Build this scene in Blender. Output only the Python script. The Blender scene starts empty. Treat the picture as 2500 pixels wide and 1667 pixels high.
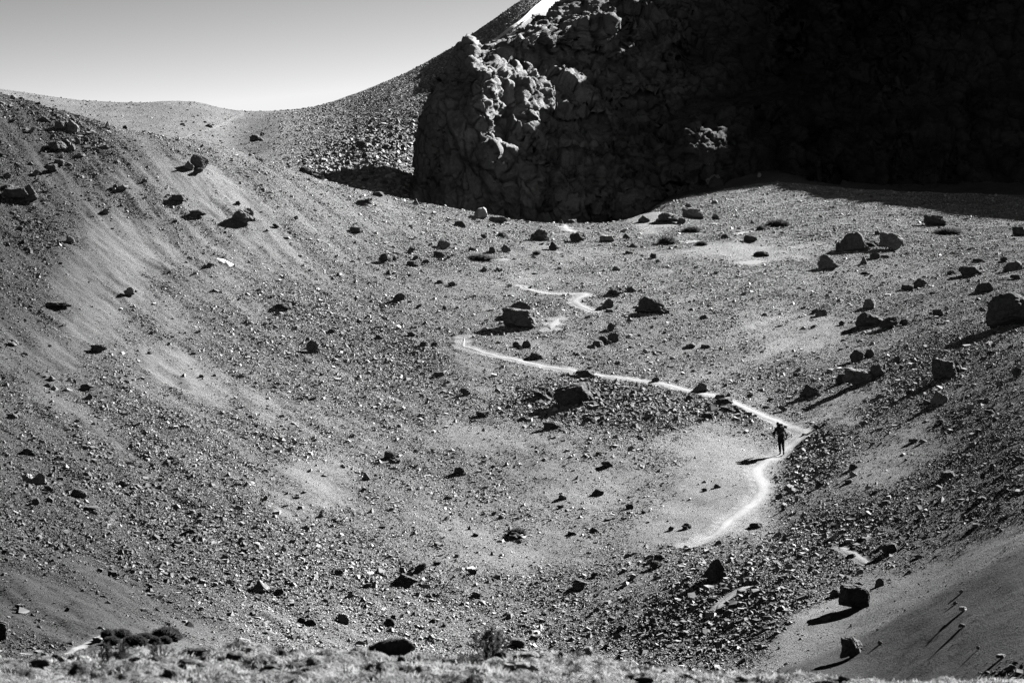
import bpy, math, random
import numpy as np
from mathutils import Vector, Matrix, Euler

# ------------------------------------------------------------------ scene, camera, light
scene = bpy.context.scene
col = scene.collection
F = 5881.0            # focal length in pixels of the 2500 px wide photograph
HOR, CX = 900.0, 1250.0
cd = bpy.data.cameras.new("camera")
cam = bpy.data.objects.new("camera", cd)
col.objects.link(cam)
cam.location = (0, 0, 0)
cam.rotation_euler = (math.radians(90), 0, 0)
cd.sensor_width = 36.0
cd.lens = 36.0 * F / 2500.0
cd.shift_y = (HOR - 833.5) / 2500.0
cd.clip_start = 0.5
cd.clip_end = 6000.0
cd.dof.use_dof = True
cd.dof.focus_distance = 140.0
cd.dof.aperture_fstop = 5.0
scene.camera = cam

SUN_AZ, SUN_EL = math.radians(46.0), math.radians(31.0)     # azimuth right of straight ahead
world = bpy.data.worlds.new("World")
scene.world = world
world.use_nodes = True
nt = world.node_tree
nt.nodes.clear()
wo = nt.nodes.new("ShaderNodeOutputWorld")
bg = nt.nodes.new("ShaderNodeBackground")
sky = nt.nodes.new("ShaderNodeTexSky")
sky.sky_type = 'NISHITA'
sky.sun_disc = False
sky.sun_elevation = SUN_EL
sky.sun_rotation = SUN_AZ
sky.altitude = 3200
sky.air_density = 1.0
sky.dust_density = 0.6
sep = nt.nodes.new("ShaderNodeSeparateColor")               # black and white film behind a red filter
div = nt.nodes.new("ShaderNodeMath"); div.operation = 'DIVIDE'; div.inputs[1].default_value = 4.3
pw = nt.nodes.new("ShaderNodeMath"); pw.operation = 'POWER'; pw.inputs[1].default_value = 3.1
mn = nt.nodes.new("ShaderNodeMath"); mn.operation = 'MINIMUM'; mn.inputs[1].default_value = 0.59
mu = nt.nodes.new("ShaderNodeMath"); mu.operation = 'MULTIPLY'; mu.inputs[1].default_value = 3.3
nt.links.new(sky.outputs[0], sep.inputs[0])
nt.links.new(sep.outputs[0], div.inputs[0])
nt.links.new(div.outputs[0], pw.inputs[0])
nt.links.new(pw.outputs[0], mn.inputs[0])
nt.links.new(mn.outputs[0], mu.inputs[0])
nt.links.new(mu.outputs[0], bg.inputs[0])
bg.inputs[1].default_value = 0.1
nt.links.new(bg.outputs[0], wo.inputs[0])

sd = bpy.data.lights.new("sun", 'SUN')
sd.energy = 5.0
sd.angle = math.radians(0.5)
sd.color = (1.0, 1.0, 1.0)      # black and white photograph: neutral light
sun = bpy.data.objects.new("sun", sd)
col.objects.link(sun)
S = Vector((math.cos(SUN_EL) * math.sin(SUN_AZ), math.cos(SUN_EL) * math.cos(SUN_AZ), math.sin(SUN_EL)))
sun.rotation_euler = S.to_track_quat('Z', 'Y').to_euler()
sun.location = S * 300

scene.view_settings.view_transform = 'Standard'
scene.view_settings.look = 'None'
scene.view_settings.gamma = 1.0
scene.view_settings.use_curve_mapping = False
scene.view_settings.exposure = 2.2
try:
    scene.cycles.max_bounces = 4
    scene.cycles.diffuse_bounces = 0
    scene.cycles.glossy_bounces = 1
    scene.cycles.transparent_max_bounces = 4
except Exception:
    pass

rng = np.random.default_rng(11)
random.seed(11)

# ------------------------------------------------------------------ numeric helpers
_perm = np.random.default_rng(3).permutation(256)
_perm = np.concatenate([_perm, _perm, _perm])
_g3 = np.random.default_rng(5).normal(size=(256, 3))
_g3 /= np.linalg.norm(_g3, axis=1)[:, None]
_g3 = _g3.astype(np.float32)

def perlin(x, y, z=None):
    x = np.asarray(x, np.float32); y = np.asarray(y, np.float32)
    z = np.zeros_like(x) if z is None else np.asarray(z, np.float32)
    xi = np.floor(x).astype(np.int32); yi = np.floor(y).astype(np.int32); zi = np.floor(z).astype(np.int32)
    xf = x - xi; yf = y - yi; zf = z - zi
    u = xf * xf * (3 - 2 * xf); v = yf * yf * (3 - 2 * yf); w = zf * zf * (3 - 2 * zf)
    out = 0
    for dz in (0, 1):
        for dy in (0, 1):
            for dx in (0, 1):
                h = _perm[_perm[_perm[(xi + dx) & 255] + ((yi + dy) & 255)] + ((zi + dz) & 255)]
                g = _g3[h]
                d = g[..., 0] * (xf - dx) + g[..., 1] * (yf - dy) + g[..., 2] * (zf - dz)
                out = out + d * (u if dx else 1 - u) * (v if dy else 1 - v) * (w if dz else 1 - w)
    return out * 1.6

def fbm(x, y, z=None, octv=4, lac=2.03, gain=0.5, ridged=False):
    a, s, n = 1.0, 0.0, 0.0
    zz = None if z is None else np.asarray(z)
    f = 1.0
    for o in range(octv):
        p = perlin(x * f + 17.3 * o, y * f - 9.1 * o, None if zz is None else zz * f + 5.7 * o)
        if ridged:
            p = 1 - 2 * np.abs(p)
        s = s + a * p; n += a
        a *= gain; f *= lac
    return s / n

def facets(x, y, z, seed, tilt=0.55, step=0.5):
    """angular rock: every cell of a jittered lattice is a block with its own offset and tilted face"""
    r = np.random.default_rng(seed)
    J = r.random((256, 3)).astype(np.float32); T = r.normal(size=(256, 3)).astype(np.float32); H = r.normal(size=256).astype(np.float32)
    x = np.asarray(x, np.float32); y = np.asarray(y, np.float32); z = np.asarray(z, np.float32)
    xi = np.floor(x).astype(np.int32); yi = np.floor(y).astype(np.int32); zi = np.floor(z).astype(np.int32)
    best = np.full(x.shape, 99, np.float32); second = best.copy(); val = np.zeros_like(x)
    for a in (-1, 0, 1):
        for b in (-1, 0, 1):
            for c in (-1, 0, 1):
                h = _perm[_perm[_perm[(xi + a) & 255] + ((yi + b) & 255)] + ((zi + c) & 255)]
                dx = x - xi - a - J[h, 0]; dy = y - yi - b - J[h, 1]; dz = z - zi - c - J[h, 2]
                d = dx * dx + dy * dy + dz * dz
                v = H[h] * step + tilt * (dx * T[h, 0] + dy * T[h, 1] + dz * T[h, 2])
                nearer = d < best
                second = np.where(nearer, best, np.minimum(second, d))
                val = np.where(nearer, v, val); best = np.where(nearer, d, best)
    return val, np.sqrt(second) - np.sqrt(best)

def smooth(a, b, x):
    t = np.clip((x - a) / (b - a), 0, 1)
    return t * t * (3 - 2 * t)

def pchip(xk, yk, x):
    """monotone cubic through knots, linear beyond the ends"""
    xk = np.asarray(xk, float); yk = np.asarray(yk, float); x = np.asarray(x, float)
    h = np.diff(xk); d = np.diff(yk) / h
    m = np.zeros_like(xk)
    for i in range(1, len(xk) - 1):
        if d[i - 1] * d[i] > 0:
            w1 = 2 * h[i] + h[i - 1]; w2 = h[i] + 2 * h[i - 1]
            m[i] = (w1 + w2) / (w1 / d[i - 1] + w2 / d[i])
    m[0], m[-1] = d[0], d[-1]
    i = np.clip(np.searchsorted(xk, x) - 1, 0, len(h) - 1)
    t = (x - xk[i]) / h[i]
    t2, t3 = t * t, t * t * t
    y = (2 * t3 - 3 * t2 + 1) * yk[i] + (t3 - 2 * t2 + t) * h[i] * m[i] + (-2 * t3 + 3 * t2) * yk[i + 1] + (t3 - t2) * h[i] * m[i + 1]
    y = np.where(x < xk[0], yk[0] + (x - xk[0]) * m[0], y)
    y = np.where(x > xk[-1], yk[-1] + (x - xk[-1]) * m[-1], y)
    return y

def cubic_rows(xk, Y, x):
    """Catmull-Rom across profiles: Y[k, :] at xk, evaluated at x -> [len(x), :]"""
    xk = np.asarray(xk, float)
    h = np.diff(xk)
    d = np.diff(Y, axis=0) / h[:, None]
    m = np.zeros_like(Y)
    m[1:-1] = (d[:-1] * h[1:, None] + d[1:] * h[:-1, None]) / (h[1:] + h[:-1])[:, None]
    m[0], m[-1] = d[0], d[-1]
    xc = np.clip(x, xk[0], xk[-1])
    i = np.clip(np.searchsorted(xk, xc) - 1, 0, len(h) - 1)
    t = ((xc - xk[i]) / h[i])[:, None]
    hh = h[i][:, None]
    t2, t3 = t * t, t ** 3
    out = (2 * t3 - 3 * t2 + 1) * Y[i] + (t3 - 2 * t2 + t) * hh * m[i] + (-2 * t3 + 3 * t2) * Y[i + 1] + (t3 - t2) * hh * m[i + 1]
    ex = (x - xc)[:, None]
    return out + ex * np.where(x[:, None] < xk[0], m[0], np.where(x[:, None] > xk[-1], m[-1], 0))

def add_mesh(name, verts, loops, counts, mat, attrs=None, smooth_shade=False, kind=None, parent=None):
    """verts [n,3]; loops flat vertex indices; counts vertices per face (int or array)"""
    me = bpy.data.meshes.new(name)
    verts = np.ascontiguousarray(verts, np.float32)
    loops = np.ascontiguousarray(loops, np.int32).ravel()
    nf = len(loops) // counts if np.isscalar(counts) else len(counts)
    cnt = np.full(nf, counts, np.int32) if np.isscalar(counts) else np.asarray(counts, np.int32)
    me.vertices.add(len(verts)); me.vertices.foreach_set("co", verts.ravel())
    me.loops.add(len(loops)); me.loops.foreach_set("vertex_index", loops)
    me.polygons.add(nf)
    st = np.zeros(nf, np.int32); st[1:] = np.cumsum(cnt)[:-1]
    me.polygons.foreach_set("loop_start", st)
    try:
        me.polygons.foreach_set("loop_total", cnt)
    except Exception:
        pass
    me.update(calc_edges=True)
    if attrs:
        for k, v in attrs.items():
            a = me.attributes.new(k, 'FLOAT', 'POINT')
            a.data.foreach_set("value", np.ascontiguousarray(v, np.float32).ravel())
    me.polygons.foreach_set("use_smooth", np.full(nf, bool(smooth_shade)))
    if mat:
        me.materials.append(mat)
    o = bpy.data.objects.new(name, me)
    col.objects.link(o)
    if kind:
        o["kind"] = kind
    if parent:
        o.parent = parent
    return o

def grid_quads(ni, nj):
    i, j = np.meshgrid(np.arange(ni - 1), np.arange(nj - 1), indexing='ij')
    a = (i * nj + j).ravel()
    return np.stack([a, a + nj, a + nj + 1, a + 1], 1)

# ------------------------------------------------------------------ materials (all neutral greys)
def mat_new(name):
    m = bpy.data.materials.new(name); m.use_nodes = True
    n = m.node_tree; n.nodes.clear()
    out = n.nodes.new("ShaderNodeOutputMaterial")
    b = n.nodes.new("ShaderNodeBsdfPrincipled")
    b.inputs["Roughness"].default_value = 0.95
    b.inputs["Specular IOR Level"].default_value = 0.12
    n.links.new(b.outputs[0], out.inputs[0])
    return m, n, b

def N(n, t, **kw):
    x = n.nodes.new(t)
    for k, v in kw.items():
        setattr(x, k, v)
    return x

def mathn(n, op, a, b=None, clamp=False):
    x = n.nodes.new("ShaderNodeMath"); x.operation = op; x.use_clamp = clamp
    for i, v in enumerate((a, b)):
        if v is None: continue
        if isinstance(v, (int, float)): x.inputs[i].default_value = v
        else: n.links.new(v, x.inputs[i])
    return x.outputs[0]

def noise(n, vec, scale, detail=3.0, rough=0.6):
    x = n.nodes.new("ShaderNodeTexNoise")
    x.inputs["Scale"].default_value = scale; x.inputs["Detail"].default_value = detail
    x.inputs["Roughness"].default_value = rough
    n.links.new(vec, x.inputs["Vector"])
    return x.outputs["Fac"]

def vor(n, vec, scale, feat='F1'):
    x = n.nodes.new("ShaderNodeTexVoronoi"); x.feature = feat
    x.inputs["Scale"].default_value = scale
    n.links.new(vec, x.inputs["Vector"])
    return x.outputs["Distance"]

def maprange(n, v, a, b, c, d):
    x = n.nodes.new("ShaderNodeMapRange")
    n.links.new(v, x.inputs[0])
    for i, q in enumerate((a, b, c, d)): x.inputs[i + 1].default_value = q
    return x.outputs[0]

def bump(n, h, strength, dist, prev=None):
    x = n.nodes.new("ShaderNodeBump")
    x.inputs["Strength"].default_value = strength; x.inputs["Distance"].default_value = dist
    n.links.new(h, x.inputs["Height"])
    if prev is not None: n.links.new(prev, x.inputs["Normal"])
    return x.outputs[0]

def ground_material(name, base, tone_attr=True, bumps=((9, .06), (30, .02)), lo=0.5, hi=1.5, speck=6.0):
    m, n, b = mat_new(name)
    tc = N(n, "ShaderNodeNewGeometry").outputs["Position"]
    f1 = noise(n, tc, speck, 4, .7)
    f2 = noise(n, tc, speck * 5, 2, .7)
    v = mathn(n, 'ADD', maprange(n, f1, .3, .7, lo * .5, hi * .5), maprange(n, f2, .3, .7, lo * .5, hi * .5))
    v = mathn(n, 'MULTIPLY', v, base)
    if tone_attr:
        at = N(n, "ShaderNodeAttribute"); at.attribute_name = "tone"
        v = mathn(n, 'MULTIPLY', v, at.outputs["Fac"])
    cc = N(n, "ShaderNodeCombineColor")
    for i in range(3): n.links.new(v, cc.inputs[i])
    n.links.new(cc.outputs[0], b.inputs["Base Color"])
    prev = None
    for sc, di in bumps:
        prev = bump(n, noise(n, tc, sc, 3, .65), 1.0, di, prev)
    if prev is not None:
        n.links.new(prev, b.inputs["Normal"])
    return m
# ------------------------------------------------------------------ the valley floor and its side slopes
GP = [  # (photo column, [(distance m, photo row), ...]): heights follow from the row at that distance
 (-900, [(12, 1960), (17.5, 1650), (20.5, 1590), (23, 1650), (30, 1700), (50, 1500), (80, 1400), (95, 1120), (110, 880), (130, 620), (150, 400), (175, 120), (200, -180), (215, -260), (235, -200), (260, -120), (290, -60)]),
 (-300, [(12, 1960), (17.5, 1665), (20.5, 1612), (23, 1665), (30, 1750), (50, 1640), (80, 1530), (95, 1310), (110, 1100), (130, 870), (150, 660), (175, 380), (198, 130), (206, 120), (225, 190), (250, 330), (290, 420)]),
 (0,    [(12, 1960), (17.5, 1667), (20.5, 1618), (23, 1680), (30, 1790), (50, 1720), (70, 1640), (80, 1580), (95, 1385), (110, 1182), (130, 962), (150, 762), (175, 500), (197, 240), (203, 230), (215, 290), (240, 420), (290, 520)]),
 (300,  [(12, 1960), (17.5, 1667), (20.5, 1596), (23, 1670), (30, 1800), (50, 1745), (70, 1670), (80, 1602), (95, 1432), (110, 1242), (130, 1025), (150, 830), (175, 582), (198, 322), (204, 311), (218, 380), (240, 480), (290, 560)]),
 (600,  [(12, 1960), (17.5, 1667), (20.5, 1585), (23, 1670), (30, 1800), (50, 1765), (70, 1720), (80, 1672), (95, 1495), (110, 1292), (130, 1070), (150, 880), (175, 640), (200, 398), (207, 376), (222, 450), (245, 540), (290, 600)]),
 (900,  [(12, 1960), (17.5, 1667), (20.5, 1596), (23, 1670), (30, 1810), (50, 1770), (70, 1750), (80, 1705), (95, 1560), (110, 1350), (130, 1102), (150, 912), (175, 702), (204, 494), (213, 467), (228, 540), (250, 610), (290, 650)]),
 (1250, [(12, 1960), (17.5, 1670), (20.5, 1603), (23, 1680), (30, 1810), (50, 1780), (70, 1758), (80, 1712), (95, 1600), (110, 1370), (130, 1100), (150, 910), (175, 724), (205, 572), (217, 539), (232, 590), (255, 650), (290, 680)]),
 (1480, [(12, 1960), (17.5, 1680), (20.5, 1618), (23, 1690), (30, 1830), (50, 1800), (70, 1770), (80, 1725), (95, 1590), (110, 1358), (130, 1098), (150, 914), (175, 732), (208, 580), (223, 546), (236, 580), (256, 600), (290, 600)]),
 (1600, [(12, 1960), (17.5, 1690), (20.5, 1630), (23, 1700), (30, 1840), (50, 1810), (70, 1780), (80, 1730), (95, 1570), (110, 1345), (130, 1102), (150, 920), (175, 737), (210, 575), (225, 537), (240, 524), (252, 514), (265, 500), (290, 490)]),
 (1750, [(12, 1960), (17.5, 1700), (20.5, 1644), (23, 1710), (30, 1850), (50, 1830), (70, 1790), (80, 1725), (95, 1538), (110, 1325), (130, 1108), (150, 926), (175, 740), (210, 577), (225, 540), (240, 508), (250, 485), (262, 455), (275, 430), (300, 420)]),
 (1905, [(12, 1980), (17.5, 1710), (20.5, 1654), (23, 1720), (30, 1880), (50, 1890), (62, 1830), (70, 1722), (76, 1640), (80, 1632), (86, 1620), (95, 1490), (110, 1302), (130, 1111), (150, 935), (175, 745), (210, 580), (225, 540), (240, 508), (250, 476), (262, 432), (275, 410), (300, 400)]),
 (2100, [(12, 1990), (17.5, 1720), (20.5, 1666), (23, 1730), (30, 1900), (50, 1880), (60, 1890), (70, 1705), (78, 1552), (82, 1548), (87, 1556), (95, 1466), (110, 1250), (130, 1048), (150, 900), (175, 740), (210, 582), (225, 540), (240, 505), (255, 470), (270, 430), (290, 380)]),
 (2300, [(12, 1990), (17.5, 1725), (20.5, 1670), (23, 1735), (30, 1900), (50, 1890), (60, 1790), (70, 1575), (78, 1442), (82, 1440), (87, 1455), (95, 1405), (110, 1200), (130, 985), (150, 855), (175, 730), (210, 590), (225, 548), (240, 515), (255, 480), (270, 440), (290, 390)]),
 (2500, [(12, 1990), (17.5, 1728), (20.5, 1675), (23, 1740), (30, 1880), (50, 1810), (60, 1670), (70, 1450), (78, 1328), (82, 1326), (87, 1338), (95, 1300), (110, 1112), (130, 908), (150, 803), (175, 705), (210, 590), (225, 555), (240, 520), (255, 485), (270, 440), (290, 390)]),
 (2900, [(12, 2000), (17.5, 1740), (20.5, 1690), (23, 1740), (30, 1840), (50, 1640), (60, 1460), (70, 1290), (80, 1170), (95, 1100), (110, 950), (130, 770), (150, 700), (175, 630), (210, 560), (225, 535), (240, 510), (255, 480), (290, 400)]),
 (4200, [(12, 2020), (17.5, 1760), (20.5, 1710), (23, 1740), (30, 1700), (50, 1300), (60, 1120), (70, 980), (80, 880), (95, 740), (110, 600), (130, 480), (150, 440), (175, 420), (210, 430), (225, 440), (240, 440), (255, 430), (290, 380)]),
]
gpx = np.concatenate([np.linspace(-1500, -90, 70), np.arange(-80, 2580, 2.3), np.linspace(2590, 4300, 80)])
def seg(a, b, n): return np.linspace(a, b, n, endpoint=False)
gD = np.concatenate([seg(4, 12, 8), seg(12, 16.8, 24), seg(16.8, 21.6, 130), seg(21.6, 27, 26), seg(27, 58, 50), seg(58, 88, 170),
                     88 * (232 / 88) ** (np.linspace(0, 1, 680, endpoint=False) ** 0.93), seg(232, 300, 110)])
prof = []
for px_, kn in GP:
    kd = [k[0] for k in kn]; kz = [(HOR - k[1]) / F * k[0] for k in kn]
    prof.append(pchip(kd, kz, gD))
gZ = cubic_rows([g[0] for g in GP], np.array(prof), gpx)
PX, DD = np.meshgrid(gpx, gD, indexing='ij')
gX = (PX - CX) / F * DD
ROW0 = HOR - F * gZ / DD
far_part = DD > 40

def ell(px, row, cx, cy, rx, ry, ang=0.0, soft=0.55):
    a = math.radians(ang); c, s = math.cos(a), math.sin(a)
    dx, dy = px - cx, row - cy
    u = (dx * c + dy * s) / rx; v = (-dx * s + dy * c) / ry
    r = np.sqrt(u * u + v * v)
    return 1 - smooth(1 - soft, 1 + soft, r)

# fine gravel (smooth) and coarse scree (rough) areas, read from the photograph and laid on the slopes
SMOOTH = [(230, 720, 110, 150, 25, 1), (330, 600, 120, 60, 20, .8), (520, 480, 170, 60, 30, .75), (430, 920, 120, 60, 25, 1), (760, 1190, 110, 70, -25, .8),
          (700, 640, 120, 30, 30, .5), (120, 880, 140, 40, 28, .6), (650, 1000, 60, 25, 35, .6),
          (1790, 1190, 130, 120, -20, 1), (1640, 1270, 110, 60, -15, .8), (1430, 1180, 160, 70, 0, .55), (1300, 1340, 160, 60, 0, .45),
          (2060, 1000, 120, 38, -28, .9), (2150, 1130, 200, 50, -28, .7), (1960, 820, 130, 60, 10, .5), (2200, 1560, 330, 170, -30, .95), (2440, 1480, 200, 130, -28, .9),
          (1590, 540, 50, 25, 0, 1), (1850, 610, 160, 26, 0, .4), (150, 1480, 280, 80, 10, .8), (420, 1560, 160, 40, 0, .6), (240, 1390, 120, 30, 28, .5),
          (1230, 1060, 180, 40, 5, .5), (1650, 1070, 160, 40, 5, .55), (1750, 620, 200, 18, 0, .5), (1200, 690, 220, 30, 0, .35), (1120, 880, 90, 30, 15, .3), (1370, 620, 150, 30, 0, .3),
          (2300, 1420, 260, 40, -27, .6), (2000, 1540, 120, 50, -28, .5), (560, 250, 200, 80, 0, 0)]
ROUGH = [(1500, 1000, 190, 75, 10, 1), (1290, 1010, 90, 40, 10, .7), (1990, 1085, 80, 40, -30, 1), (1950, 1160, 90, 50, -35, .8), (900, 900, 230, 90, 25, .7), (480, 1050, 330, 110, 25, .6),
         (330, 1250, 330, 130, 22, .7), (60, 640, 110, 120, 0, .6), (700, 1380, 300, 120, 10, .5), (1150, 1500, 420, 90, 0, .5), (1900, 1400, 260, 120, -10, .7), (1750, 1520, 220, 90, -10, .9),
         (2230, 920, 220, 70, -25, .8), (2380, 1080, 150, 90, -25, .6), (880, 780, 200, 70, 30, .6), (700, 720, 150, 50, 30, .5), (60, 1330, 160, 70, 20, .6), (650, 900, 120, 60, 30, .4), (1760, 1000, 90, 30, 10, .7),
         (1620, 1330, 50, 20, 0, .3), (1050, 640, 120, 60, 10, .4), (150, 330, 200, 50, 25, .6), (1950, 900, 110, 50, -10, .5), (2060, 1250, 150, 90, -25, .5), (560, 810, 120, 40, 28, .4), (2450, 1640, 60, 30, 0, .8)]
def stripes(px, x, y, ls, ll, seed, octv=3):
    """noise drawn out down the slopes: the left slope runs to the right front, the right slope to the left front"""
    t = np.clip((px - 1350) / 600, -1, 1)
    wl, wr = smooth(0, .7, -t), smooth(0, .7, t)
    wc = np.clip(1 - wl - wr, 0, 1)
    def one(dx, dy, k):
        return fbm((x * -dy + y * dx) / ls + seed + k, (x * dx + y * dy) / ll + k, octv=octv)
    return (one(.55, -.835, 0) * wl + one(-.58, -.815, 31) * wr + fbm(x / (ls * 1.6) + seed, y / (ls * 2.6), octv=octv) * wc) / np.sqrt(wl**2 + wr**2 + wc**2)
def roughness(px, D, x, row):
    lf = 1 - smooth(300, 1300, px)
    n1 = stripes(px, x, D, 2.4, 15, 0) * (0.85 + .75 * lf)
    n2 = stripes(px, x, D, 1.0, 5.0, 40) * (0.7 + .5 * lf)
    warp = fbm(x / 3.0, D / 6.0, octv=3) * 55
    pr, rr = px + warp, row + warp * 0.45
    r = 0.58 + 0.42 * n1 + 0.36 * n2
    for e in SMOOTH: r = r - 0.62 * e[5] * ell(pr, rr, *e[:5], soft=.5)
    for e in ROUGH: r = r + 0.36 * e[5] * ell(pr, rr, *e[:5])
    return np.clip(r, 0, 1)

ROWc = np.where(far_part, ROW0, 0)
rough = np.zeros_like(gZ)
jf = int(np.searchsorted(gD, 40))
rough[:, jf:] = roughness(PX[:, jf:], DD[:, jf:], gX[:, jf:], ROW0[:, jf:])

# trail centre lines in photo pixels, later laid on the ground
TRAIL = [[(1680, 1326), (1722, 1306), (1768, 1284), (1776, 1262), (1812, 1245), (1850, 1218), (1870, 1196), (1864, 1180), (1846, 1165), (1842, 1150), (1862, 1133), (1895, 1117), (1912, 1106), (1925, 1090), (1960, 1066), (1974, 1058), (1935, 1037), (1882, 1011), (1812, 984), (1762, 968), (1700, 957), (1600, 938), (1500, 916), (1400, 900), (1280, 883), (1190, 863), (1150, 852), (1122, 846), (1138, 836), (1133, 822)],
         [(1345, 806), (1350, 792), (1362, 780)],
         [(1276, 700), (1300, 709), (1345, 716), (1400, 718), (1440, 720), (1410, 730), (1396, 738), (1412, 750), (1450, 763)],
         [(1376, 546), (1372, 556), (1384, 564), (1408, 567)],
         [(2048, 1330), (2080, 1346), (2122, 1366)],
         [(1752, 1485), (1780, 1458), (1830, 1432)],
         [(-40, 1578), (60, 1580), (140, 1584), (180, 1576), (215, 1558), (250, 1546)]]
TW = [0.42, 0.5, 0.40, 0.5, 0.26, 0.26, 0.20]

def env_rows(Z):
    """for every column, the running minimum photo row beyond the near bank: what shows over the ground in front"""
    R = HOR - F * Z / DD
    return R

def hit_base(px, row, Z=None, near=False):
    """distance at which the sight line (photo px, row) meets the ground"""
    Z = gZ if Z is None else Z
    i = np.clip(np.searchsorted(gpx, px) - 1, 0, len(gpx) - 2)
    t = (px - gpx[i]) / (gpx[i + 1] - gpx[i])
    zc = Z[i] * (1 - t) + Z[i + 1] * t
    r = HOR - F * zc / gD
    j0 = 0 if near else jf
    jj = np.nonzero(r[j0:] <= row)[0]
    if len(jj) == 0:
        jx = j0 + int(np.argmin(r[j0:])); return gD[jx], zc[jx]
    j = j0 + jj[0]
    if j == 0 or j == j0: return gD[j], zc[j]
    k = (r[j - 1] - row) / max(1e-9, r[j - 1] - r[j])
    return gD[j - 1] + k * (gD[j] - gD[j - 1]), zc[j - 1] + k * (zc[j] - zc[j - 1])

def densify(pts, step):
    out = []
    for a, b in zip(pts[:-1], pts[1:]):
        n = max(1, int(math.dist(a, b) / step))
        for k in range(n): out.append((a[0] + (b[0] - a[0]) * k / n, a[1] + (b[1] - a[1]) * k / n))
    out.append(pts[-1]); return out

trail_xy = []
for poly in TRAIL:
    # smooth the polyline, then find each point on the ground
    P = np.array(densify(poly, 6.0))
    for _ in range(3):
        P[1:-1] = (P[:-2] + 2 * P[1:-1] + P[2:]) / 4
    pts = []
    for q in P:
        D, z = hit_base(q[0], q[1])
        pts.append(((q[0] - CX) / F * D, D))
    pts = np.array(pts)
    for _ in range(4):
        pts[1:-1] = (pts[:-2] + 2 * pts[1:-1] + pts[2:]) / 4
    trail_xy.append(pts)

# distance of every ground vertex to the trail (only computed near it)
tdist = np.full(gZ.shape, 9.0, np.float32)
for pts, w in zip(trail_xy, TW):
    for k in range(0, len(pts), 2):
        x, y = pts[k]
        j0, j1 = np.searchsorted(gD, [y - 1.6, y + 1.6])
        i0, i1 = np.searchsorted(gpx, [CX + F * (x - 1.6) / y, CX + F * (x + 1.6) / y])
        if i1 > i0 and j1 > j0:
            d = np.hypot(gX[i0:i1, j0:j1] - x, DD[i0:i1, j0:j1] - y) / w * 0.36
            tdist[i0:i1, j0:j1] = np.minimum(tdist[i0:i1, j0:j1], d)
on_trail = 1 - smooth(0.3, 0.75, tdist)
rough = rough * (1 - on_trail)

# relief
amp = smooth(55, 75, DD)
und = stripes(PX, gX, DD, 3.5, 12, 3) * 0.20 + fbm(gX / 11 + 5, DD / 13, octv=2) * 0.35
und = und + stripes(PX, gX, DD, 1.1, 6.0, 9) * (0.07 + .11 * (1 - smooth(300, 1200, PX))) + fbm(gX / 2.2, DD / 2.6, octv=3) * 0.12
keep = 1 - 0.85 * np.exp(-((ROW0 - 545) / 30) ** 2) * smooth(1100, 1400, PX)
gZ = gZ + amp * und * keep
fine = fbm(gX / 0.9, DD / 0.9, octv=3, gain=.6) * 0.10 + fbm(gX / 0.28, DD / 0.32, octv=2) * 0.05
gZ = gZ + amp * fine * (0.12 + 0.88 * rough)
gZ = gZ - amp * 0.05 * on_trail
# mound in front of the ravine
gZ = gZ + 0.75 * np.exp(-((gX - 13.2) / 2.6) ** 2 - ((DD - 224) / 4.0) ** 2)
# near bank: turf hummocks
nb = 1 - smooth(24, 32, DD)
hum = fbm(gX / 1.0, DD / 1.3, octv=4) * 0.14 + fbm(gX / 0.26, DD / 0.34, octv=3) * 0.10
gZ = gZ + nb * hum

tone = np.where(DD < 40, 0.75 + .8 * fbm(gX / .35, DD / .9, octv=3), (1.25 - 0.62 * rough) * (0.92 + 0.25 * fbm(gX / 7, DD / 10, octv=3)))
hump_m = smooth(-12, 25, (ROW0 - np.interp(PX, [1880, 2100, 2300, 2500, 2900], [1660, 1545, 1440, 1335, 1160]))) * (PX > 1850) * (DD > 40) * (DD < 88)  # hump zone: its grazing shade is put into the tone below
DARK = [(130, 1480, 420, 130, 8, .55), (60, 640, 190, 230, 0, .35), (300, 1250, 420, 150, 20, .25), (120, 330, 260, 90, 20, .3), (2300, 1250, 330, 190, -25, .35), (1750, 1560, 300, 120, 0, .3), (2350, 900, 260, 220, -20, .25), (2260, 1470, 330, 90, -28, .45)]  # edge falloff and grazing shade painted into the ground tone
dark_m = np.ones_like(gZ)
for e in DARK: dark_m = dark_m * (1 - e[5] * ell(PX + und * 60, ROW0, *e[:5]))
dark_m = np.where(DD > 40, dark_m, 1) * (1 - .72 * hump_m) * np.where(DD > 40, 1 - 0.30 * smooth(1850, 2450, PX), 1)  # hump and right slope: shade painted into the tone
tone = tone * dark_m * (1 - .55 * (1 - smooth(-150, 850, PX)) * (DD > 40))  # left slope darkened in its tone to imitate lens falloff
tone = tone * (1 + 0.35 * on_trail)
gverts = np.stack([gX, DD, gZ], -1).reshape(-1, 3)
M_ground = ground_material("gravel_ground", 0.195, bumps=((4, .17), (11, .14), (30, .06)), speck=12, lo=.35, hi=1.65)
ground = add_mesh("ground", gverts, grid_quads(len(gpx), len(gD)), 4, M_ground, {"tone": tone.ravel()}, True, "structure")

def gsample(px, D, A=None):
    A = gZ if A is None else A
    px = np.asarray(px, float); D = np.asarray(D, float)
    i = np.clip(np.searchsorted(gpx, px) - 1, 0, len(gpx) - 2); j = np.clip(np.searchsorted(gD, D) - 1, 0, len(gD) - 2)
    t = (px - gpx[i]) / (gpx[i + 1] - gpx[i]); u = (D - gD[j]) / (gD[j + 1] - gD[j])
    return (A[i, j] * (1 - t) * (1 - u) + A[i + 1, j] * t * (1 - u) + A[i, j + 1] * (1 - t) * u + A[i + 1, j + 1] * t * u)
def gz(x, y):
    return gsample(CX + F * np.asarray(x) / np.asarray(y), y)

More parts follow.
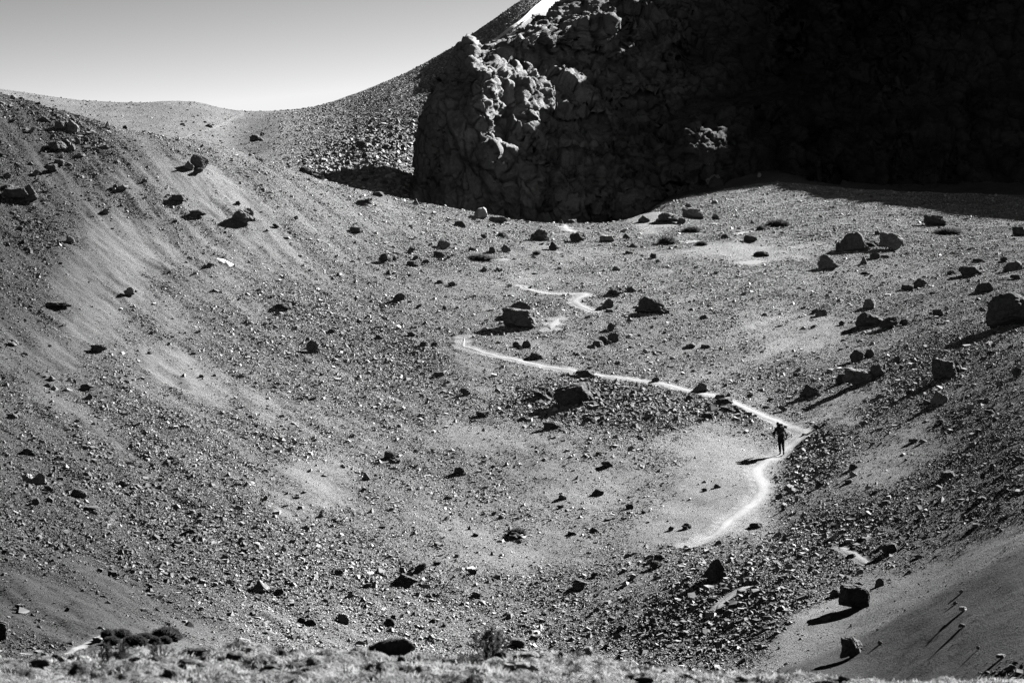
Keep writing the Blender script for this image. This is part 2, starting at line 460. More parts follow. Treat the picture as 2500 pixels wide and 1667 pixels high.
# ------------------------------------------------------------------ the pass and the scree mountain beyond
FP = [
 (-1400, [(262, 300), (340, 200), (430, 120), (520, 60), (700, 40), (1200, 300)]),
 (0,    [(262, 420), (340, 330), (420, 262), (480, 226), (520, 221), (640, 300), (1200, 640)]),
 (180,  [(262, 430), (340, 350), (420, 285), (480, 252), (520, 246), (640, 320), (1200, 660)]),
 (300,  [(262, 440), (340, 360), (420, 292), (480, 258), (515, 253), (640, 330), (1200, 660)]),
 (430,  [(262, 450), (340, 372), (420, 296), (470, 256), (500, 249), (640, 330), (1200, 660)]),
 (490,  [(262, 450), (340, 378), (420, 304), (470, 262), (505, 254), (640, 330), (1200, 660)]),
 (570,  [(262, 450), (340, 384), (420, 322), (480, 282), (520, 271), (640, 340), (1200, 660)]),
 (690,  [(262, 462), (330, 380), (390, 318), (450, 285), (530, 276), (640, 330), (1200, 640)]),
 (760,  [(262, 472), (320, 390), (380, 320), (450, 280), (540, 266), (680, 300), (1200, 600)]),
 (850,  [(262, 485), (305, 408), (360, 328), (430, 268), (540, 238), (700, 270), (1200, 560)]),
 (950,  [(262, 500), (300, 412), (360, 300), (430, 226), (540, 199), (700, 230), (1200, 500)]),
 (1050, [(262, 540), (300, 440), (360, 270), (430, 186), (540, 150), (700, 190), (1200, 440)]),
 (1100, [(262, 570), (300, 450), (360, 245), (430, 156), (540, 121), (700, 160), (1200, 400)]),
 (1180, [(262, 600), (300, 460), (360, 195), (430, 100), (540, 66), (700, 110), (1200, 360)]),
 (1290, [(262, 640), (300, 480), (360, 150), (430, 30), (540, -8), (700, 50), (1200, 300)]),
 (1400, [(262, 660), (300, 480), (360, 170), (430, 20), (540, -75), (700, 0), (1200, 300)]),
 (1550, [(262, 660), (300, 560), (360, 300), (430, 60), (540, 0), (700, 20), (1200, 300)]),
 (2000, [(262, 660), (300, 600), (350, 500), (400, 380), (430, 330), (600, 330), (1200, 400)]),
]
fpx = np.concatenate([np.linspace(-1600, -70, 60), np.arange(-60, 1520, 2.4), np.linspace(1530, 2100, 30)])
fD = np.concatenate([262 * (580 / 262) ** np.linspace(0, 1, 620, endpoint=False), np.linspace(580, 1250, 50)])
fZ = cubic_rows([g[0] for g in FP], np.array([pchip([k[0] for k in kn], [(HOR - k[1]) / F * k[0] for k in kn], fD) for _, kn in FP]), fpx)
FPX, FDD = np.meshgrid(fpx, fD, indexing='ij')
fX = (FPX - CX) / F * FDD
fROW = HOR - F * fZ / FDD
f_amp = 1 - smooth(560, 620, FDD) * .7
fsmooth = ell(FPX, fROW, 400, 300, 260, 55, 0)
rk = ell(FPX + fbm(fX / 4, FDD / 8, octv=2) * 60, fROW, 900, 385, 120, 70, -25)
slope_m = smooth(620, 800, FPX)
fZ = fZ + f_amp * (fbm(fX / 12, FDD / 25, octv=3) * 0.5 + fbm(fX / 1.0, FDD / 1.4, octv=3, gain=.65) * (0.10 + 0.18 * slope_m + .2 * rk) + fbm(fX / 0.4, FDD / 0.5, octv=2) * (.04 + .08 * slope_m))
_snl = np.interp(fROW, [-75, -6, 28, 62, 96, 121, 140], [1410, 1336, 1300, 1260, 1212, 1176, 1150])
fZ = fZ - 9.0 * smooth(4, 34, FPX - _snl) * (1 - smooth(150, 190, fROW)) * smooth(330, 380, FDD)
ftone = (0.95 + 0.35 * slope_m + .45 * rk) * (1 + 0.45 * fbm(fX / 5, FDD / 14, octv=3))  # scree slope tone raised to make up for weak ambient light
ftone = ftone * (1 + 0.4 * (1 - smooth(.5, 1.4, np.abs(FPX - np.interp(fROW, [276, 283, 310, 340, 380], [592, 585, 530, 440, 380])) / 6)) * (fROW < 345) * (FDD < 540))
M_far = ground_material("distant_scree", 0.12, bumps=((1.6, .35), (5, .14), (14, .05)), speck=4, lo=.4, hi=1.6)
hills = add_mesh("hills", np.stack([fX, FDD, fZ], -1).reshape(-1, 3), grid_quads(len(fpx), len(fD)), 4, M_far, {"tone": ftone.ravel()}, True, "structure")
def fhit(px, row):
    i = np.clip(np.searchsorted(fpx, px), 0, len(fpx) - 1)
    r = HOR - F * fZ[i] / fD
    jj = np.nonzero(r <= row)[0]
    j = jj[0] if len(jj) else int(np.argmin(r))
    return fD[j], fZ[i, j]

# ------------------------------------------------------------------ the rock massif
OUT = [(900, 985), (640, 1000), (560, 1006), (490, 1008), (440, 1005), (380, 1003), (340, 1008), (300, 1020), (260, 1034), (220, 1055), (190, 1075), (165, 1090), (140, 1104),
       (128, 1120), (120, 1165), (112, 1215), (104, 1240), (95, 1262), (75, 1284), (55, 1300), (45, 1322), (30, 1345), (10, 1374), (0, 1386), (-60, 1450), (-160, 1580), (-300, 1800), (-420, 2000)]
Y00, KL = 262.0, 0.42
orow = np.array([o[0] for o in OUT], float); opx = np.array([o[1] for o in OUT], float)
Rn = 7.0
def front_y(x, z):
    x = np.asarray(x, float)
    return Y00 + 0.10 * np.clip(x - 5, 0, 20) + 0.42 * z + (0.12 + 1.0 * smooth(-7, 8, x) * (1 - .65 * smooth(22, 42, x))) * np.clip(z - 24, 0, 60) \
         - 26 * smooth(55, 112, x) - 9 * smooth(9, 17, x) * (1 - smooth(14, 30, z))
oy = np.full(len(orow), 285.0)
for _ in range(200):
    oz = (HOR - orow) / F * oy; oxl = (opx - CX) / F * oy
    oy = .7 * oy + .3 * (front_y(oxl + Rn, oz) + Rn)
oxl = np.maximum.accumulate(oxl)
NZ_, NS = 620, 900
zz = np.interp(np.linspace(0, 1, NZ_), [0, .08, .75, 1], [-14, 3, 47, 56])
XL = np.interp(zz, oz, oxl)
# along each slice: back line (right to left), nose, front line (left to right)
sb = -np.linspace(1, 0, 90, endpoint=False) ** 1.5            # back
sn = np.linspace(0, 1, 150, endpoint=False)                   # nose
sf = np.linspace(0, 1, 660) ** 1.25                           # front
XR = 150.0
V = np.zeros((len(sb) + len(sn) + len(sf), NZ_, 3))
for k, z in enumerate(zz):
    xl = XL[k]
    xc = xl + Rn
    yf = front_y(np.array([xc]), z)[0]
    xs = xc - sb * (XR - xc)
    V[:len(sb), k, 0] = xs
    V[:len(sb), k, 1] = np.maximum(front_y(xs, z) + 6, yf + 2 * Rn - 0.05 * (xs - xc) + 0 * xs)
    th = np.pi / 2 + np.pi * sn
    V[len(sb):len(sb) + len(sn), k, 0] = xc + Rn * np.cos(th)
    V[len(sb):len(sb) + len(sn), k, 1] = yf + Rn + Rn * np.sin(th)
    xs = xc + sf * (XR - xc)
    V[len(sb) + len(sn):, k, 0] = xs
    V[len(sb) + len(sn):, k, 1] = front_y(xs, z)
V[:, :, 2] = zz[None, :]
def vpx(V): return CX + F * V[..., 0] / V[..., 1], HOR - F * V[..., 2] / V[..., 1]
vp, vr = vpx(V)
front = np.zeros(V.shape[:2]); front[len(sb) + 40:] = 1
# buttresses, ledges, gullies, and recesses carved up high to let sun onto the ledge: (column, row, half width, half height, metres towards the viewer)
BUT = [(2230, -70, 190, 130, -9.0), (1130, 330, 90, 160, 3.0), (1180, 210, 45, 70, 2.5), (1260, 420, 90, 70, 2.5), (1420, 470, 70, 60, 3.0), (1500, 440, 60, 90, 2.0), (1130, 150, 40, 40, 1.5),
       (1400, 330, 120, 60, -3.0), (1560, 330, 60, 120, -3.5), (2070, 40, 160, 130, -8.0), (1960, 130, 70, 60, -3.0), (1700, 400, 75, 75, 3.0), (1590, 430, 40, 100, 2.0), (1760, 480, 60, 30, 1.5),
       (1960, 430, 70, 75, 5.5), (2080, 380, 120, 90, 4.0), (1600, 520, 50, 40, -2.0), (1330, 90, 80, 40, 2.5), (1450, 60, 70, 40, 2.5), (1420, 160, 90, 40, -2.0), (2250, 300, 120, 150, 3), (1600, 120, 90, 110, 2.5)]
push = np.zeros(V.shape[:2])
wp = fbm(V[..., 0] / 3, V[..., 1] / 3, V[..., 2] / 3, octv=4) * 0.55
wq = fbm(V[..., 0] / 3 + 9, V[..., 1] / 3, V[..., 2] / 3 + 4, octv=4) * 0.55
for c, r, w, h, a in BUT:
    u = np.abs((vp - c) / w + wp); t = (vr - r) / h + wq * .6
    prof_v = np.where(t < 0, 1 - smooth(.65, 1.0, -t), 1 - smooth(.3, 1.5, t))   # flat ledge on top, long foot
    push += a * (1 - smooth(.55, 1.1, u)) * prof_v
def terrace(pts, x0, x1, a, up, down):
    """a bench with a sloping top along the edge line pts"""
    e = np.interp(vp, [p[0] for p in pts], [p[1] for p in pts]) + wq * 26
    t = vr - e
    return a * np.where(t < 0, 1 - np.clip(-t / up, 0, 1), 1 - smooth(0, down, t)) * smooth(x0 - 25, x0 + 25, vp + wp * 40) * (1 - smooth(x1 - 25, x1 + 25, vp + wp * 40))
TE = [(1640, 308), (1780, 284), (1960, 244)]
push += terrace(TE, 1670, 1955, 7.0, 62, 190)
_t = vr - np.interp(vp, [p[0] for p in TE], [p[1] for p in TE]) - wq * 26
quiet = smooth(-75, -45, _t) * (1 - smooth(-6, 6, _t)) * smooth(1650, 1710, vp) * (1 - smooth(1930, 1975, vp))
push += terrace([(1260, 190), (1420, 178)], 1150, 1420, 2.5, 40, 120)
push += terrace([(1290, 95), (1500, 60)], 1290, 1500, 3.0, 45, 90)
dl = np.abs((vp - 1850) * 65 - (vr - 282) * 95) / math.hypot(65, 95)
push += 3.2 * np.maximum(0, 1 - dl / 16) * (vp > 1835) * (vp < 1950)
V[..., 1] -= push * front
# knob on the shoulder
V[..., 2] += 1.15 * np.exp(-((vp - 1140) / 24) ** 2 - ((vr - 118) / 22) ** 2)
du = np.gradient(V, axis=0); dv = np.gradient(V, axis=1)
nrm = np.cross(du, dv); nrm /= (np.linalg.norm(nrm, axis=-1, keepdims=True) + 1e-9)
if nrm[len(sb) + len(sn) + 200, 300, 1] > 0: nrm = -nrm
X, Y, Z = V[..., 0], V[..., 1], V[..., 2]
q = fbm(X / 5, Y / 5, Z / 5, octv=3)
f1, e1 = facets(X / 4.5 + q * .35, Y / 7.0, (Z + .3 * X) / 9.0 + q * .3, 21, .50, .60)
f2, e2 = facets(X / 1.7 + q * .5 + .3 * Z / 4, Y / 3.0, (Z + .45 * X) / 3.6 + q * .4, 22, .75, .45)
f3, e3 = facets(X / .62 + q, Y / 1.0, (Z + .45 * X) / 1.1 + q, 23, .75, .4)
big = fbm(X / 9, Y / 9, Z / 9, octv=3) * 1.1
w_ = (X * .42 + Z * .9) * .62 + q * 1.1
bed = ((w_ % 1.0) ** 2) * smooth(-.15, .25, fbm(X / 7 + 3, Y / 7, Z / 7, octv=2))                  # dipping beds, each with a sharp lip
w2 = (X * 0.9 + Z * 0.42) * 1.5 + q * 2.0
rm = smooth(.05, .35, fbm(X / 8 + 7, Y / 8, Z / 8, octv=2) + .32 * smooth(400, 500, vr))
ribs = (w2 % 1.0) * 0.5 * rm                                      # tilted ribs near the foot
detail = fbm(X / 1.3, Y / 1.3, (Z + .4 * X) / .9, octv=5, gain=.65) * .30
disp = big + .85 * f1 + .36 * f2 + .13 * f3 + .5 * bed + ribs + detail - .5 * (1 - smooth(0, .07, e1)) - .28 * (1 - smooth(0, .06, e2))
disp = np.clip(disp - disp.mean() - .3, -2.6, 1.8)
disp = disp * (1 - .88 * quiet)
V = V + nrm * (disp * np.where(front > 0, 1 - .45 * np.exp(-((X - (XL[None, :] + 2)) / 5) ** 2), .5))[..., None]
ctone = (1.55 + 1.3 * fbm(X / 3.5, Y / 3.5, Z / 2.5 + 3, octv=4)) * (1 - .6 * (1 - smooth(0, .10, e2))) * (1.0 - 0.88 * smooth(1200, 1950, vp))  # painted light: left lifted like bounce, right face fading into shade
M_cliff = ground_material("cliff_rock", 0.13, bumps=((1.6, .16), (5, .08), (14, .03)), speck=2.2, lo=.55, hi=1.45)
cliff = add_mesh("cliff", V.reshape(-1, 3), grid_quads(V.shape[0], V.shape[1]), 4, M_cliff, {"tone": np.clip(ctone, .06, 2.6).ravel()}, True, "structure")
# ------------------------------------------------------------------ loose stones of the scree: far too many to count
def stone_material(name, base, attr=True):
    m, n, b = mat_new(name)
    v = None
    if attr:
        at = N(n, "ShaderNodeAttribute"); at.attribute_name = "tone"; v = at.outputs["Fac"]
    else:
        oi = N(n, "ShaderNodeObjectInfo")
        sp = N(n, "ShaderNodeSeparateColor"); n.links.new(oi.outputs["Color"], sp.inputs[0]); v = sp.outputs[0]
        tc = N(n, "ShaderNodeTexCoord").outputs["Object"]
        gp = N(n, "ShaderNodeNewGeometry").outputs["Position"]
        f = noise(n, gp, 3.2, 5, .7)
        v = mathn(n, 'MULTIPLY', v, maprange(n, f, .3, .7, .6, 1.4))
        f2 = noise(n, gp, 14, 3, .7)
        v = mathn(n, 'MULTIPLY', v, maprange(n, f2, .3, .7, .72, 1.28))
        pv = bump(n, noise(n, gp, 2.2, 5, .62), 1.0, .22)
        pv = bump(n, noise(n, gp, 11, 3, .65), 1.0, .05, pv)
        n.links.new(pv, b.inputs["Normal"])
    v = mathn(n, 'MULTIPLY', v, base)
    cc = N(n, "ShaderNodeCombineColor")
    for i in range(3): n.links.new(v, cc.inputs[i])
    n.links.new(cc.outputs[0], b.inputs["Base Color"])
    return m
M_stone = stone_material("scree_stone", 0.27)

CUBE = np.array([(-1, -1, -1), (1, -1, -1), (1, 1, -1), (-1, 1, -1), (-1, -1, 1), (1, -1, 1), (1, 1, 1), (-1, 1, 1)], np.float32) * .5
CUBEF = np.array([(0, 3, 2, 1), (4, 5, 6, 7), (0, 1, 5, 4), (1, 2, 6, 5), (2, 3, 7, 6), (3, 0, 4, 7)], np.int32)
def stone_mesh(name, P, s, tone, mat, kind="stuff"):
    n = len(P)
    t = CUBE[None] + rng.normal(0, .13, (n, 8, 3)).astype(np.float32)
    t[:, 4:, :2] *= rng.uniform(.35, .95, (n, 1, 1))                      # narrower on top
    t = t * (s[:, None, None] * np.stack([rng.uniform(.7, 1.5, n), rng.uniform(.6, 1.1, n), rng.uniform(.35, .8, n)], -1)[:, None, :])
    a, b_, c_ = rng.uniform(0, 2 * np.pi, n), rng.normal(0, .35, n), rng.normal(0, .35, n)
    ca, sa, cb, sb_, cc_, sc = np.cos(a), np.sin(a), np.cos(b_), np.sin(b_), np.cos(c_), np.sin(c_)
    R = np.empty((n, 3, 3), np.float32)
    R[:, 0] = np.stack([ca * cb, ca * sb_ * sc - sa * cc_, ca * sb_ * cc_ + sa * sc], -1)
    R[:, 1] = np.stack([sa * cb, sa * sb_ * sc + ca * cc_, sa * sb_ * cc_ - ca * sc], -1)
    R[:, 2] = np.stack([-sb_, cb * sc, cb * cc_], -1)
    v = np.einsum('nij,nkj->nki', R, t) + P[:, None, :]
    f = (CUBEF[None] + (np.arange(n) * 8)[:, None, None]).astype(np.int32)
    return add_mesh(name, v.reshape(-1, 3), f, 4, mat, {"tone": np.repeat(tone, 8)}, False, kind)

def scatter(n, D0, D1, px0, px1, weight_pow):
    u = rng.random(n)
    D = (D0 ** weight_pow + u * (D1 ** weight_pow - D0 ** weight_pow)) ** (1 / weight_pow)
    return rng.uniform(px0, px1, n), D

NST = 4200000
px_, D_ = scatter(NST, 60, 258, -90, 2590, 1.55)
r_ = gsample(px_, D_, rough)
td = gsample(px_, D_, tdist)
x_ = (px_ - CX) / F * D_
cl = fbm(x_ / 1.3, D_ / 1.5, octv=3)
keep_ = rng.random(NST) < np.clip((0.08 + 0.85 * r_ ** 1.2) * (0.6 + .9 * cl + .3 * r_), 0.03, 1) * np.where(td < .55, .03, 1) * (1 - .85 * gsample(px_, D_, hump_m))
px_, D_, r_, x_ = px_[keep_], D_[keep_], r_[keep_], x_[keep_]
n_ = len(D_)
s_ = 0.031 * (1 - rng.random(n_)) ** (-1 / 3.3) * (0.65 + 0.65 * r_)
COARSE = [(1510, 1000, 180, 62, 10, 1), (1310, 978, 70, 28, 0, 1), (1990, 1082, 80, 40, -30, .8), (1940, 1160, 90, 55, -35, .6), (1350, 1046, 60, 22, 0, .8), (1778, 1002, 60, 20, 8, .9), (2230, 925, 200, 50, -25, .5),
          (1760, 1500, 200, 80, -10, .6), (1040, 855, 90, 30, 20, .5), (380, 1110, 60, 30, 20, .5), (80, 560, 80, 70, 0, .5), (100, 1500, 60, 30, 10, .6), (240, 1590, 110, 24, 0, .8), (160, 320, 170, 40, 25, .8), (60, 420, 120, 60, 25, .5), (590, 530, 70, 40, 30, .8), (2430, 1650, 90, 40, -15, .9)]
rw_ = gsample(px_, D_, ROW0); co_ = np.zeros(n_)
wob_ = fbm(x_ / 1.5, D_ / 2.5, octv=2) * 40
for e in COARSE: co_ = np.maximum(co_, e[5] * ell(px_ + wob_, rw_ + wob_ * .4, *e[:5]))
s_ = np.minimum(s_ * (1 + .65 * co_), .28 + .16 * co_)
z_ = gsample(px_, D_) + s_ * .10
tn = np.clip(rng.lognormal(.1, .42, n_), .3, 3.2) * (1.15 - .25 * r_) * (1 - .55 * (1 - smooth(-150, 850, px_))) * gsample(px_, D_, dark_m) ** .8 * (1 - .35 * co_)  # stones take on the painted ground shade and left falloff
print("stones", n_)
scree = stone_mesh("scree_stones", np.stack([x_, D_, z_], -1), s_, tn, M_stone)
# far scree below the pass
nf_ = 260000
fp = rng.uniform(-60, 1420, nf_); fd = 262 * (520 / 262) ** rng.random(nf_)
def fsample(px, D, A):
    i = np.clip(np.searchsorted(fpx, px) - 1, 0, len(fpx) - 2); j = np.clip(np.searchsorted(fD, D) - 1, 0, len(fD) - 2)
    t = (px - fpx[i]) / (fpx[i + 1] - fpx[i]); u = (D - fD[j]) / (fD[j + 1] - fD[j])
    return A[i, j] * (1 - t) * (1 - u) + A[i + 1, j] * t * (1 - u) + A[i, j + 1] * (1 - t) * u + A[i + 1, j + 1] * t * u
frk = fsample(fp, fd, rk); fsl = fsample(fp, fd, slope_m)
kf = rng.random(nf_) < np.clip(.12 + .6 * fsl + .7 * frk, 0, 1)
fp, fd, frk, fsl = fp[kf], fd[kf], frk[kf], fsl[kf]
fs = np.minimum(.085 * (1 - rng.random(len(fp))) ** (-1 / 2.5) * (.8 + .5 * frk + .3 * fsl), .4 + .4 * frk)
fz_ = fsample(fp, fd, fZ) + fs * .1
ftn = np.clip(rng.lognormal(0, .4, len(fp)), .3, 2.6) * (.8 + .15 * frk + .1 * fsl)
far_scree = stone_mesh("distant_scree_stones", np.stack([(fp - CX) / F * fd, fd, fz_], -1), fs, ftn, M_stone)

# ------------------------------------------------------------------ trail: a strip of pale trodden dust
M_trail = ground_material("trail_dust", 0.27, tone_attr=True, bumps=((14, .02), (40, .008)), speck=8, lo=.75, hi=1.25)
tv, tf, tt = [], [], []
for pts, w in zip(trail_xy, TW):
    n = len(pts); 
    if n < 2: continue
    t = np.gradient(pts, axis=0); t /= np.linalg.norm(t, axis=1)[:, None] + 1e-9
    nrm2 = np.stack([-t[:, 1], t[:, 0]], -1)
    base = sum(len(a) for a in tv)
    fade = np.minimum(1, np.minimum(np.arange(n), np.arange(n)[::-1]) / max(2, n * .12)) ** .6
    wl = w * (.95 + .5 * fbm(pts[:, 0] * 1.4, pts[:, 1] * 1.4, octv=3)) * fade
    wr = w * (.95 + .5 * fbm(pts[:, 0] * 1.4 + 50, pts[:, 1] * 1.4, octv=3)) * fade
    K = 7
    rows_ = []
    for k in range(K):
        a = k / (K - 1) * 2 - 1
        off = np.where(a < 0, a * wl, a * wr)
        p = pts + nrm2 * off[:, None]
        z = gz(p[:, 0], p[:, 1]) + 0.035 * (1 - a * a) - .012
        rows_.append(np.column_stack([p, z]))
    tv.append(np.stack(rows_, 1).reshape(-1, 3))
    aa = np.abs(np.linspace(-1, 1, K))[None, :] + .45 * fbm(pts[:, :1] * 2.2 + np.arange(K) * .7, pts[:, 1:] * 2.2 + np.arange(K) * .0, octv=3)
    tt.append(gsample(CX + F * tv[-1][:, 0] / tv[-1][:, 1], tv[-1][:, 1], dark_m) ** .45 * (.52 + .5 * (1 - smooth(.25, 1.0, aa))).ravel())  # painted ground shade carried into the trail tone
    tf.append(grid_quads(n, K) + base)
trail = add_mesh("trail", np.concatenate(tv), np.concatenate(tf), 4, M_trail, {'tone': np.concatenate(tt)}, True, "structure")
# ------------------------------------------------------------------ boulders and rocks, each one where it lies on the slope
M_rock = stone_material("boulder_rock", 0.13, attr=False)

def ico(sub):
    bm = bmesh_new = None
    import bmesh
    bm = bmesh.new(); bmesh.ops.create_icosphere(bm, subdivisions=sub, radius=1.0)
    v = np.array([p.co[:] for p in bm.verts], np.float32); f = np.array([[q.index for q in g.verts] for g in bm.faces], np.int32)
    bm.free(); return v / np.linalg.norm(v, axis=1)[:, None], f
ICO = {4: ico(4), 5: ico(5)}
def boulder_template(kind, seed, sub):
    r = np.random.default_rng(seed)
    d, f = ICO[sub]
    pl = []
    def P(n, dist):
        n = np.array(n, float) + r.normal(0, .17, 3); n /= np.linalg.norm(n); pl.append((n, dist * r.uniform(.88, 1.12)))
    P((0, 0, -1), .8)
    if kind == 'block':
        for n in ((1, 0, .15), (-1, 0, .12), (0, 1, .1), (0, -1, .12)): P(n, .8)
        P((.1, 0, 1), .8)
        for _ in range(8): P(r.normal(size=3) * (1, 1, .7) + (0, 0, .45), .93)
    elif kind == 'wedge':
        P((.75, .1, .75), .55); P((-.85, -.1, .5), .62); P((0, -1, .25), .7); P((0, 1, .3), .7); P((1, 0, 0), .95); P((-1, 0, 0), .95)
        for _ in range(3): P(r.normal(size=3) + (0, 0, .5), .95)
    elif kind == 'spire':
        for k in range(5):
            a = k / 5 * 6.283 + r.uniform(-.3, .3); P((math.cos(a), math.sin(a), .42), .55)
        P((0, 0, 1), 1.1)
    elif kind == 'slab':
        for k in range(6):
            a = k / 6 * 6.283 + r.uniform(-.3, .3); P((math.cos(a), math.sin(a), .2), .85)
        P((.12, -.05, 1), .6); P((.5, .2, .8), .8)
    elif kind == 'dome':
        for _ in range(16): P(r.normal(size=3) + (0, 0, .3), .86)
    else:                                                            # crag: broken, many-faced
        for _ in range(11): P(r.normal(size=3) + (0, 0, .35), .8)
    rad = np.full(len(d), 9.0)
    inv = np.zeros(len(d))
    for n, di in pl:
        c = d @ n
        rr = np.where(c > .02, di / np.maximum(c, .02), 1e3)
        inv += rr ** -14.0
    rad = np.minimum(inv ** (-1 / 14.0), 1.6)
    p = d * rad[:, None]
    o = r.uniform(-50, 50, 3)
    fa, e = facets(p[:, 0] * 1.6 + o[0], p[:, 1] * 1.6 + o[1], p[:, 2] * 1.6 + o[2], seed % 97, .5, .4)
    crag = 2.0 if kind == 'crag' else 1.0
    nz = fbm(p[:, 0] * 1.3 + o[0], p[:, 1] * 1.3 + o[1], p[:, 2] * 1.3 + o[2], octv=4, gain=.55) * .17 * crag + fa * .055 * crag - .07 * (1 - smooth(0, .16, e))
    p = p * (1 + nz[:, None])
    lo, hi = p.min(0), p.max(0)
    p = (p - (lo + hi) / 2) / (hi - lo)
    p[:, 2] += .5
    return p, f
TPL = {}
def rock_mesh(kind, var, big):
    key = (kind, var, big)
    if key not in TPL:
        p, f = boulder_template(kind, hash_seed(kind) + var * 13, 5 if big else 4)
        me = bpy.data.meshes.new("rock_" + kind)
        me.from_pydata([tuple(q) for q in p], [], [tuple(q) for q in f])
        me.materials.append(M_rock)
        TPL[key] = me
    return TPL[key]
def hash_seed(s): return sum(ord(c) * (i + 3) for i, c in enumerate(s))

def tagit(o, label, cat, group=None):
    o["label"] = label; o["category"] = cat
    if group: o["group"] = group
    return o

b, w_, s_l, d_, c_r, sp = 'block', 'wedge', 'slab', 'dome', 'crag', 'spire'
